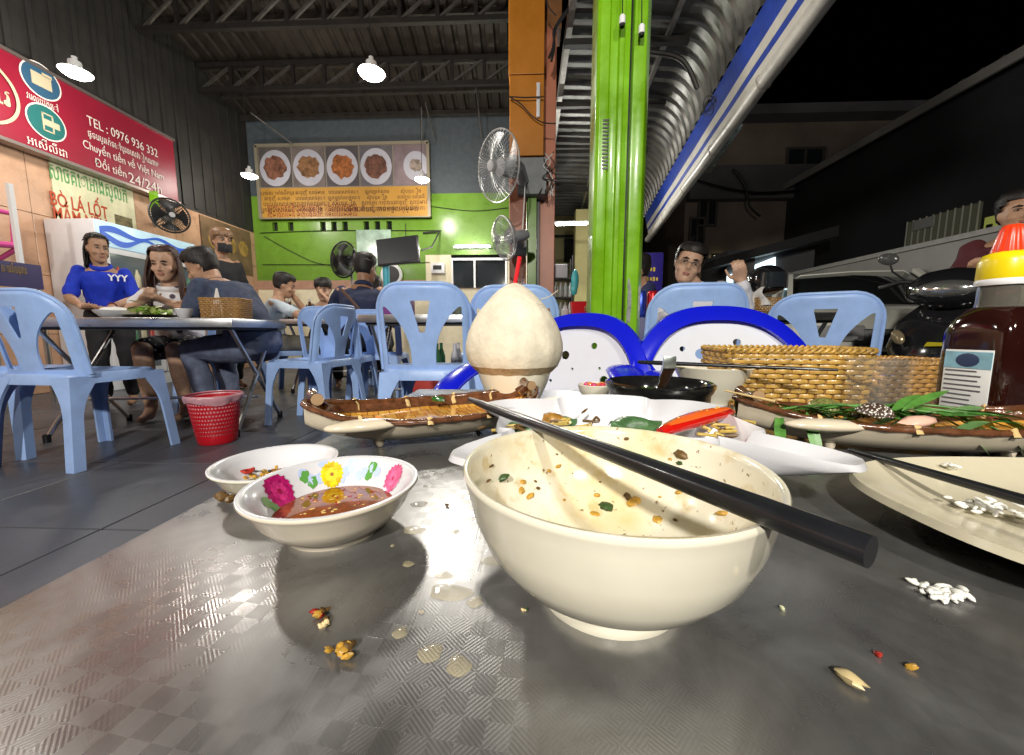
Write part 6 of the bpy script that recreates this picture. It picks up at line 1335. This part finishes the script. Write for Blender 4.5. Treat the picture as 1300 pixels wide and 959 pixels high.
def person(label, loc, rz, J, outfit, hair, head, skin='mid', voxel=.009, curl=(.5,.5), palm=((0,0,-1),(0,0,-1)), build=1., glasses=False, mask=None, group=None, face=True):
    t = thing('person', label, 'person', loc, (0,0,rz), group); sk = skinM[skin]
    D = dict(pel=(0,0,.52), belly=(0,.03,.68), chest=(0,.05,.86), neck=(0,.07,1.0), shL=(-.175,.06,.955), shR=(.175,.06,.955), elL=(-.22,.16,.70), elR=(.22,.16,.70), haL=(-.14,.36,.76), haR=(.14,.36,.76), knL=(-.11,.43,.50), knR=(.11,.43,.50), anL=(-.12,.40,.09), anR=(.12,.40,.09)); D.update(J); D = {k: V(v) for k, v in D.items()}; mid_ = (D['shL']+D['shR'])/2
    for k in ('shL','shR'): D[k] = D[k].lerp(mid_, .13)+V((0,0,-.012))
    hc = V(head['c']); HM = Mx.Translation(hc) @ Euler(tuple(R(x) for x in head.get('rot', (0,0,0))), 'ZXY' if False else 'XYZ').to_matrix().to_4x4() @ Mx.Scale(head.get('s', 1.), 4)
    sl = (D['shR']-D['shL']).normalized()
    def torso(mb, g, top=True):
        up = [D['pel']-V((0,0,.05)), D['pel'], D['belly'], D['chest'], (D['shL']+D['shR'])/2+V((0,0,-.01)), D['neck']+V((0,0,.0))]
        dims = [(.13,.10),(.165,.125),(.150,.112),(.168,.118),(.168,.088),(.060,.054)]
        rs = []
        for i, (c, (a, b)) in enumerate(zip(up, dims)):
            tg = (up[min(i+1, 5)]-up[max(i-1, 0)]).normalized(); x = (sl-tg*sl.dot(tg)).normalized() if i > 1 else V((1,0,0)); y = tg.cross(x)*1.; a *= build; b *= build
            rs.append([c+x*((a+g)*math.cos(2*PI*j/22))+y*((b+g)*math.sin(2*PI*j/22)) for j in range(22)])
        if g > 0:
            c = D['neck']-V((0,0,.038)); rs[-1] = [c+V((.082*build*math.cos(2*PI*j/22), .074*math.sin(2*PI*j/22), .018*-math.sin(2*PI*j/22))) for j in range(22)]
        out = []
        for i in range(len(rs)-1):
            for k in range(4):
                u = k/4; u = u*u*(3-2*u) if i in (0,) else u; out.append([p.lerp(q, u) for p, q in zip(rs[i], rs[i+1])])
        out.append(rs[-1]); mb.rings(out if top else out[:-2])
    B = MB(); torso(B, -.004)
    B.rings(headrings(HM)); limb(B, [D['neck']-V((0,0,.03)), D['neck'], HM @ V((0,-.025,-.06))], [.055,.052,.052])
    B.tube([HM @ V((0,.086,.022)), HM @ V((0,.098,-.005)), HM @ V((0,.108,-.026)), HM @ V((0,.094,-.036))], [.007,.009,.0135,.010], 10); B.ball(HM @ V((.010,.095,-.030)), .008, 8); B.ball(HM @ V((-.010,.095,-.030)), .008, 8)
    for s in (-1,1): B.ball(HM @ V((s*.073,-.008,-.004)), (.010,.018,.030), 10); B.ball(HM @ V((s*.042,.060,-.030)), (.022,.025,.022), 10)
    B.ball(HM @ V((0,.080,-.098)), (.020,.016,.014), 10)
    arms = {}
    for i, s in enumerate('LR'):
        sh, el, ha = D['sh'+s], D['el'+s], D['ha'+s]; limb(B, [sh, sh.lerp(el,.5), el, el.lerp(ha,.4), ha], [.050*build,.046*build,.038,.037,.0255]); hand(B, ha, ha-el, palm[i], 1 if s == 'L' else -1, curl[i])
        hp = D['pel']+V((-.085 if s == 'L' else .085,.02,-.01)); limb(B, [hp, hp.lerp(D['kn'+s],.5), D['kn'+s], D['kn'+s].lerp(D['an'+s],.4), D['an'+s]], [.090*build,.078*build,.056,.054,.036])
        an = D['an'+s]; ft = V((0,1,0)) if 'foot' not in J else V(J['foot']); limb(B, [an, an+ft*.05+V((0,0,-.045)), an+ft*.15+V((0,0,-.058))], [.036,.036,.026], 4, .8)
    body = remesh(B, 'body', sk, voxel, 3, t)
    if face:
        for s in (-1,1):
            MB().ball((s*.031,.0835,.008), (.0125,.008,.0042), 12).xf(HM).build('eye', eyeW, t); e = kids(t)[-1]
            MB().ball((s*.031,.0905,.0075), (.0055,.003,.0048), 10).xf(HM).build('iris', eyeD, e)
            MB().tube([(s*.014,.0895,.0125),(s*.031,.0945,.0150),(s*.047,.084,.0100)], [.0018,.0026,.0016], 6).xf(HM).build('eyelid', mat('lash_line', (.05,.03,.025), .5), e)
            MB().tube([(s*.013,.0925,.027),(s*.030,.0925,.032),(s*.050,.079,.027)], [.003,.0042,.002], 8).xf(HM).build('eyebrow', hairK, t)
        MB().ball((0,.094,-.0565), (.022,.0075,.0052), 14).ball((0,.0935,-.0645), (.019,.0078,.006), 14).xf(HM).build('lips', lipM, t)
    # hair
    hm, style = hair; hb = MB(); seg, kk = 40, 22
    inv = {}
    vs = []; keep = []
    for i in range(kk+1):
        ph = -PI/2+PI*i/kk
        for j in range(seg):
            a = 2*PI*j/seg; n = V((math.cos(ph)*math.cos(a), math.cos(ph)*math.sin(a), math.sin(ph)))
            z = n.z*.117; row = None
            for (z0, *r0), (z1, *r1) in zip(HEAD, HEAD[1:]):
                if z0 <= z <= z1 or (z1 == HEAD[-1][0] and z > z1): u = min(1, max(0, (z-z0)/(z1-z0))); row = [p+(q-p)*u for p, q in zip(r0, r1)]; break
            if row is None: row = HEAD[0][1:]
            wx, yf, yb = row; s_a = math.sin(a); ss = lambda e0, e1, q: (lambda w_: w_*w_*(3-2*w_))(max(0, min(1, (q-e0)/(e1-e0))))
            line = (.006+(.060-.006)*ss(.15,.75,s_a)) if s_a > .15 else (-.062+.068*ss(-.45,.15,s_a))
            if style == 'fringe' and s_a > .15: line = .0+.038*ss(.15,.7,s_a)
            if style in ('long','tail') and s_a <= .1: line = -.08
            if style in ('long','tail') and s_a > .15: line = .006+.074*ss(.15,.65,s_a)
            if style == 'recede': line += .02*ss(.15,.6,s_a)
            line += .006*mnoise.noise(n*9+V((3,len(label),0)))
            th = (.014+.005*mnoise.noise(n*5+V((len(label),0,0))))*(.15+.85*ss(0,.03,z-line))
            if style in ('short','fringe') and n.z > .2: th += .007*ss(.2,.5,n.z)
            p = V((math.cos(a)*(wx+th), (yf+yb)/2+math.sin(a)*((yf-yb)/2+th), z*1.0+(th*1.1 if n.z > .5 else 0))); vs.append(HM @ p)
            keep.append(z > line)
    fs = []
    for i in range(kk):
        for j in range(seg):
            q = (i*seg+j, i*seg+(j+1) % seg, (i+1)*seg+(j+1) % seg, (i+1)*seg+j)
            if all(keep[x] for x in q): fs.append(q)
    hb.add(vs, fs); hb.build('hair', hm, t, smooth=70); hp = kids(t)[-1]
    rr = random.Random(len(label))
    if style in ('long','tail'):
        st = MB()
        for k in range(74 if style == 'long' else 40):
            a = rr.uniform(PI*.93, PI*2.07) if style == 'long' else rr.uniform(PI*1.2, PI*1.8); c0 = HM @ V((.078*math.cos(a)*1.06, -.008+.096*math.sin(a), .03+rr.uniform(-.05,.03)))
            L = hair_len.get(label, .34)*rr.uniform(.85,1.05); out = (HM.to_3x3() @ V((math.cos(a)*.02, math.sin(a)*.02+ (.03 if abs(math.cos(a)) > .8 else 0), 0)))
            pts = [c0, c0+out*.8+V((0,0,-L*.3)), c0+out*1.1+V((rr.uniform(-.01,.01),rr.uniform(-.01,.015),-L*.65)), c0+out*.9+V((rr.uniform(-.012,.012),rr.uniform(-.01,.02),-L))]
            st.tube(smoothpath(pts, 4), [.010-.0004*q for q in range(13)], 6)
        st.build('hair_strands', hm, hp, smooth=70)
    if style in ('short','fringe','recede','tail'):
        st = MB()
        for k in range(220):
            a = rr.uniform(0, 2*PI); ph = rr.uniform(.35, 1.45); n = V((math.cos(ph)*math.cos(a), math.cos(ph)*math.sin(a), math.sin(ph))); c0 = V((n.x*.083, -.005+n.y*.103, .012+n.z*.112)); d = V((n.x, n.y*.6+ .3, n.z*.2)).normalized()
            if n.y > .35 and c0.z < .09 and style != 'fringe': continue
            st.tube([HM @ c0, HM @ (c0+d*.012+n*.005), HM @ (c0+d*.026+V((0,0,-.006)))], [.0045,.004,.001], 5)
        st.build('hair_tufts', hm, hp, smooth=70)
    # clothes
    o = outfit; C = MB(); torso(C, .010, True); sl_ = o.get('sleeve', .8); g = .012
    for s in 'LR':
        sh, el, ha = D['sh'+s], D['el'+s], D['ha'+s]
        if sl_ <= 1: limb(C, [sh, sh.lerp(el,.4), sh.lerp(el, sl_)], [.054*build,.055*build,.058*build])
        else: limb(C, [sh, sh.lerp(el,.5), el, el.lerp(ha, sl_-1)], [.062*build,.059*build,.053,.041])
    # cut the garment off at the neck
    sh_o = remesh(C, 'shirt', o['shirt'], voxel*1.25, 7, t)
    for v in sh_o.data.vertices: q = v.co; v.co = q+V((mnoise.noise(q*14), mnoise.noise(q*14+V((9,0,0))), mnoise.noise(q*14+V((0,9,0)))))*.010
    if o.get('collar'):
        nk = D['neck']+V((0,0,-.022)); MB().tube([nk+V((.070*math.cos(2*PI*j/20),.064*math.sin(2*PI*j/20)-.002,.012-.026*math.sin(2*PI*j/20))) for j in range(21)], .012, 8, flat=1.7).build('collar', o['shirt'], sh_o, smooth=70)
    P = MB(); up = [D['pel']+V((0,0,.10)), D['pel'], D['pel']-V((0,0,.06))]
    P.rings([[c+V(((a)*build*math.cos(2*PI*j/20), b*build*math.sin(2*PI*j/20), 0)) for j in range(20)] for c, a, b in zip(up[::-1], (.14,.178,.165), (.11,.138,.125))])
    ln = o.get('legs', 1.9)
    for s in 'LR':
        hp_ = D['pel']+V((-.085 if s == 'L' else .085,.02,-.01)); kn, an = D['kn'+s], D['an'+s]
        if ln <= 1: limb(P, [hp_, hp_.lerp(kn,.5), hp_.lerp(kn, ln)], [.102*build,.096*build,.092*build])
        else: limb(P, [hp_, hp_.lerp(kn,.5), kn, kn.lerp(an,.5), kn.lerp(an, ln-1)], [.102*build,.090*build,.070,.066,.054])
    pt = remesh(P, 'skirt' if o.get('skirt') else 'trousers', o['pants'], voxel*1.3, 3, t)
    for v in pt.data.vertices: q = v.co; v.co = q+V((mnoise.noise(q*12), mnoise.noise(q*12+V((9,0,0))), mnoise.noise(q*12+V((0,9,0)))))*.010
    if glasses:
        gl = MB()
        for s in (-1,1): gl.tube([(s*.032+.020*math.cos(2*PI*j/20),.103-.004*abs(math.cos(2*PI*j/20)),.005+.014*math.sin(2*PI*j/20)) for j in range(21)], .0014, 6, cap=False); gl.tube([(s*.052,.099,.008),(s*.075,.05,.008),(s*.077,-.01,.004)], .0014, 6)
        gl.tube([(-.012,.104,.008),(.012,.104,.008)], .0014, 6).xf(HM).build('glasses', mat('wire_glasses', (.25,.22,.2), .3, .8), t)
    if mask: MB().grid(lambda u, v: HM @ V((.068*math.sin((u-.5)*2.6), .040+.066*math.cos((u-.5)*2.6)+.012*math.sin(PI*v)*math.cos((u-.5)*2.6), -.105+.085*v)), 14, 8).build('face_mask', mask, t, smooth=70)
    return t, HM, D
hair_len = {}
def cloth(n, c, var=.2, vs=14, bump=.4): return mat(n, c, .8, var=var, vs=vs, bump=bump, bs=60)
# woman in the blue polo, standing behind the table, looking to the side
lab = 'standing woman in bright blue polo shirt leaning over the table beside the fridge'; q = at(140,400,3.1); hair_len[lab] = .20
wb, HM, D = person(lab, (q.x,3.1,0), R(216), dict(pel=(0,0,.80), belly=(0,.03,.94), chest=(0,.06,1.08), neck=(0,.10,1.205), shL=(-.185,.09,1.16), shR=(.185,.09,1.16), elL=(-.24,.17,.93), elR=(.22,.18,.93), haL=(-.10,.38,.85), haR=(.10,.36,.86), knL=(-.10,.05,.43), knR=(.10,.05,.43), anL=(-.10,-.02,.09), anR=(.10,-.02,.09)),
    dict(shirt=cloth('blue_polo', (.008,.035,.50)), sleeve=.85, pants=cloth('black_slacks', (.012,.012,.015)), collar=True), (hairK,'tail'), dict(c=(.0,.145,1.335), rot=(-8,0,32), s=.95), 'mid', .007, (.7,.8), build=.98)
wb.scale = (.82,.88,.955)
lm_ = mat('logo_white', (.75,.75,.78), .6)
lp = wb.matrix_basis @ V((0,0,0))
text_mesh('YYY', .075, frame((-.135,.222,1.075), (1,.05,0), (0,-.18,1)) @ Mx.Rotation(PI, 4, 'Y'), 'shirt_logo', wb, lm_, .002, 'CENTER')
MB().tube([D['haL'].lerp(D['elL'],.06)+V((.03*math.cos(2*PI*j/16),.012*math.sin(2*PI*j/16),.03*math.sin(2*PI*j/16))) for j in range(17)], .006, 8).build('wrist_band', mat('dark_red_band', (.10,.01,.02), .5), wb)
# woman in the patterned blouse, facing the camera
flo = mat('floral_blouse', (.72,.71,.72), .8); n_, l_, b_ = nodes_of(flo); tcx = n_.new('ShaderNodeTexCoord'); vo = n_.new('ShaderNodeTexVoronoi'); vo.inputs['Scale'].default_value = 13; rp = n_.new('ShaderNodeValToRGB'); rp.color_ramp.interpolation = 'LINEAR'; rp.color_ramp.elements[0].position = .20; rp.color_ramp.elements[1].position = .27; rp.color_ramp.elements[0].color = (.07,.05,.08,1); rp.color_ramp.elements[1].color = (.72,.71,.73,1); l_.new(tcx.outputs['Object'], vo.inputs[0]); l_.new(vo.outputs['Distance'], rp.inputs[0]); l_.new(rp.outputs[0], b_.inputs['Base Color'])
dots = mat('dotted_skirt', (.02,.02,.025), .8); n_, l_, b_ = nodes_of(dots); tcx = n_.new('ShaderNodeTexCoord'); vo = n_.new('ShaderNodeTexVoronoi'); vo.inputs['Scale'].default_value = 28; rp = n_.new('ShaderNodeValToRGB'); rp.color_ramp.elements[0].position = .18; rp.color_ramp.elements[1].position = .22; rp.color_ramp.elements[0].color = (.7,.68,.65,1); rp.color_ramp.elements[1].color = (.02,.02,.025,1); l_.new(tcx.outputs['Object'], vo.inputs[0]); l_.new(vo.outputs['Distance'], rp.inputs[0]); l_.new(rp.outputs[0], b_.inputs['Base Color'])
lab = 'seated woman with long dark hair in white patterned blouse, looking down at her hands'; q = at(207,400,2.75); hair_len[lab] = .34
person(lab, (q.x-.03,2.92,0), R(180+24), dict(chest=(0,.08,.82), neck=(0,.12,.965), shL=(-.165,.11,.915), shR=(.165,.11,.915), elL=(-.22,.24,.74), elR=(.23,.22,.74), haL=(-.07,.36,.825), haR=(.075,.36,.83), knL=(-.09,.40,.50), knR=(.09,.40,.50), anL=(-.10,.33,.09), anR=(.10,.33,.09)),
    dict(shirt=flo, sleeve=.5, pants=dots, legs=.8, skirt=True, collar=True), (hairR,'long'), dict(c=(.0,.165,1.115), rot=(-16,0,-4), s=1.0), 'light', .007, (.9,.9), ((0,.3,-1),(0,.3,-1)), build=.92)
# man in denim shirt seated at the table end, bent over his plate
lab = 'man in dark denim shirt bent over the diners\' table, eating'; q = at(318,460,2.56)
person(lab, (q.x,2.62,0), R(82), dict(pel=(0,-.0,.53), belly=(0,.05,.68), chest=(0,.16,.84), neck=(0,.29,.965), shL=(-.19,.22,.925), shR=(.19,.22,.925), elL=(-.23,.26,.70), elR=(.23,.28,.70), haL=(-.10,.46,.76), haR=(.08,.46,.76), knL=(-.12,.40,.50), knR=(.11,.40,.50), anL=(-.12,.28,.09), anR=(.12,.34,.09)),
    dict(shirt=cloth('dark_denim', (.045,.06,.11), .4, 30), sleeve=1.8, pants=cloth('blue_jeans', (.11,.13,.20), .3, 20), collar=True), (hairK,'short'), dict(c=(0,.375,1.07), rot=(-27,0,22), s=1.0), 'mid', .007, (.8,.8), build=1.1)
# masked person standing behind
lab = 'person with light brown hair and black mask standing behind the man in denim'; q = at(276,300,4.1)
person(lab, (q.x,4.1,0), R(-118), dict(pel=(0,0,.93), belly=(0,.02,1.08), chest=(0,.03,1.26), neck=(0,.05,1.42), shL=(-.17,.04,1.365), shR=(.17,.04,1.365), elL=(-.22,.02,1.10), elR=(.22,.02,1.10), haL=(-.2,.15,.95), haR=(.2,.15,.95), knL=(-.09,.02,.5), knR=(.09,.02,.5), anL=(-.09,-.02,.09), anR=(.09,-.02,.09)),
    dict(shirt=cloth('black_tee', (.015,.015,.018)), sleeve=.7, pants=cloth('black_slacks', (.012,.012,.015))), (hairB,'fringe'), dict(c=(0,.085,1.565), rot=(-4,0,0), s=1.05), 'mid', .011, mask=mat('black_mask', (.015,.015,.017), .8), build=.95)
# man with arm raised at the beer table
lab = 'man in pale tee resting his face on a raised forearm by the beer bottles'; q = at(345,400,3.95)
person(lab, (q.x-.05,3.95,0), R(-72), dict(neck=(0,.12,.98), chest=(0,.08,.84), shL=(-.17,.11,.93), shR=(.17,.11,.93), elL=(-.20,.36,.78), elR=(.24,.36,.78), haL=(-.10,.20,1.06), haR=(.06,.44,.80), knL=(-.15,.42,.5), knR=(.15,.42,.5)),
    dict(shirt=cloth('pale_blue_tee', (.45,.52,.58)), sleeve=.7, pants=cloth('khaki_shorts', (.36,.32,.24)), legs=1.05), (hairK,'short'), dict(c=(-.02,.17,1.105), rot=(-18,0,10)), 'mid', .010)
# man drinking behind the beers
lab = 'dark haired man hiding his mouth behind his hand beyond the beer bottles'; q = at(411,400,4.5)
person(lab, (q.x,4.55,0), R(180+24), dict(neck=(0,.12,.97), chest=(0,.08,.83), shL=(-.17,.11,.92), shR=(.17,.11,.92), elL=(-.24,.26,.78), elR=(.22,.25,.78), haL=(-.03,.27,1.00), haR=(.1,.36,.79)),
    dict(shirt=cloth('grey_tee', (.12,.12,.13)), sleeve=.7, pants=cloth('black_slacks', (.012,.012,.015))), (hairK,'fringe'), dict(c=(0,.17,1.10), rot=(-16,0,-8)), 'light', .010)
# navy polo from behind
lab = 'man in navy polo with bag strap seen from behind at the middle table'; q = at(452,400,3.3)
nv, HM, D = person(lab, (q.x,3.38,0), R(8), dict(pel=(0,0,.53), chest=(.01,.05,.88), neck=(.02,.08,1.045), shL=(-.195,.07,.985), shR=(.195,.07,.985), elL=(-.30,.20,.82), elR=(.25,.22,.76), haL=(-.22,.42,.80), haR=(.12,.42,.80)),
    dict(shirt=cloth('navy_polo', (.015,.022,.06)), sleeve=.75, pants=cloth('black_slacks', (.012,.012,.015)), collar=True), (hairK,'short'), dict(c=(.035,.11,1.185), rot=(-8,0,-28), s=1.04), 'tan', .009, build=1.12)
MB().tube(smoothpath([(-.13,-.06,.985),(-.05,-.09,.90),(.05,-.10,.78),(.14,-.09,.66),(.17,-.02,.58)], 5), .014, 8, flat=.25, up=(0,-1,0)).build('bag_strap', mat('brown_strap', (.10,.05,.035), .6), nv)
# dark head behind him
lab = 'dark haired diner in black half hidden behind the man in navy polo'; q = at(476,400,3.95)
person(lab, (q.x,3.95,0), R(30), dict(), dict(shirt=cloth('black_tee', (.015,.015,.018)), sleeve=.7, pants=cloth('black_slacks', (.012,.012,.015))), (hairK,'long'), dict(c=(0,.11,1.09), rot=(-5,0,20)), 'mid', .012, face=False)
# man in glasses on the right
lab = 'man in glasses and white shirt raising his hand behind the blue armchair'; q = at(877,400,2.6)
person(lab, (q.x+.03,2.66,0), R(180-18), dict(pel=(0,0,.50), chest=(-.02,.05,.80), neck=(.005,.07,.925), shL=(-.18,.06,.90), shR=(.18,.06,.865), elL=(-.30,.06,.78), elR=(.22,.14,.68), haL=(-.255,.14,.93), haR=(.12,.34,.74)),
    dict(shirt=cloth('white_shirt', (.66,.66,.72), .06), sleeve=1.85, pants=cloth('grey_slacks', (.06,.06,.065)), collar=True), (hairK,'short'), dict(c=(.045,.105,1.045), rot=(-3,-17,3), s=1.02), 'light', .008, (.8,.6), ((0,1,.2),(0,0,-1)), glasses=True)
# seated person half hidden behind the green pillar
lab = 'person in profile half hidden between the lime pillar and the purple banner'; q = at(822,400,3.1)
person(lab, (q.x,3.1,0), R(95), dict(), dict(shirt=cloth('dark_blue_tee', (.02,.025,.08)), sleeve=.7, pants=cloth('black_slacks', (.012,.012,.015))), (hairK,'short'), dict(c=(0,.10,1.09), rot=(-6,0,0)), 'mid', .012)
chair_at(q.x+.02, 3.1, R(95), 'light blue plastic chair under the person in profile behind the lime pillar')
# person on the scooter at the right edge
lab = 'person in dark jacket sitting on the black scooter above the sauce bottle'
q = at(1293,274,2.55); person(lab, (q.x,q.y,q.z-1.12), R(128), dict(neck=(0,.02,1.0), chest=(0,.02,.84)), dict(shirt=cloth('maroon_jacket', (.07,.01,.015)), sleeve=1.9, pants=cloth('black_slacks', (.012,.012,.015))), (hairK,'short'), dict(c=(0,.05,1.12), rot=(0,0,20)), 'mid', .011)
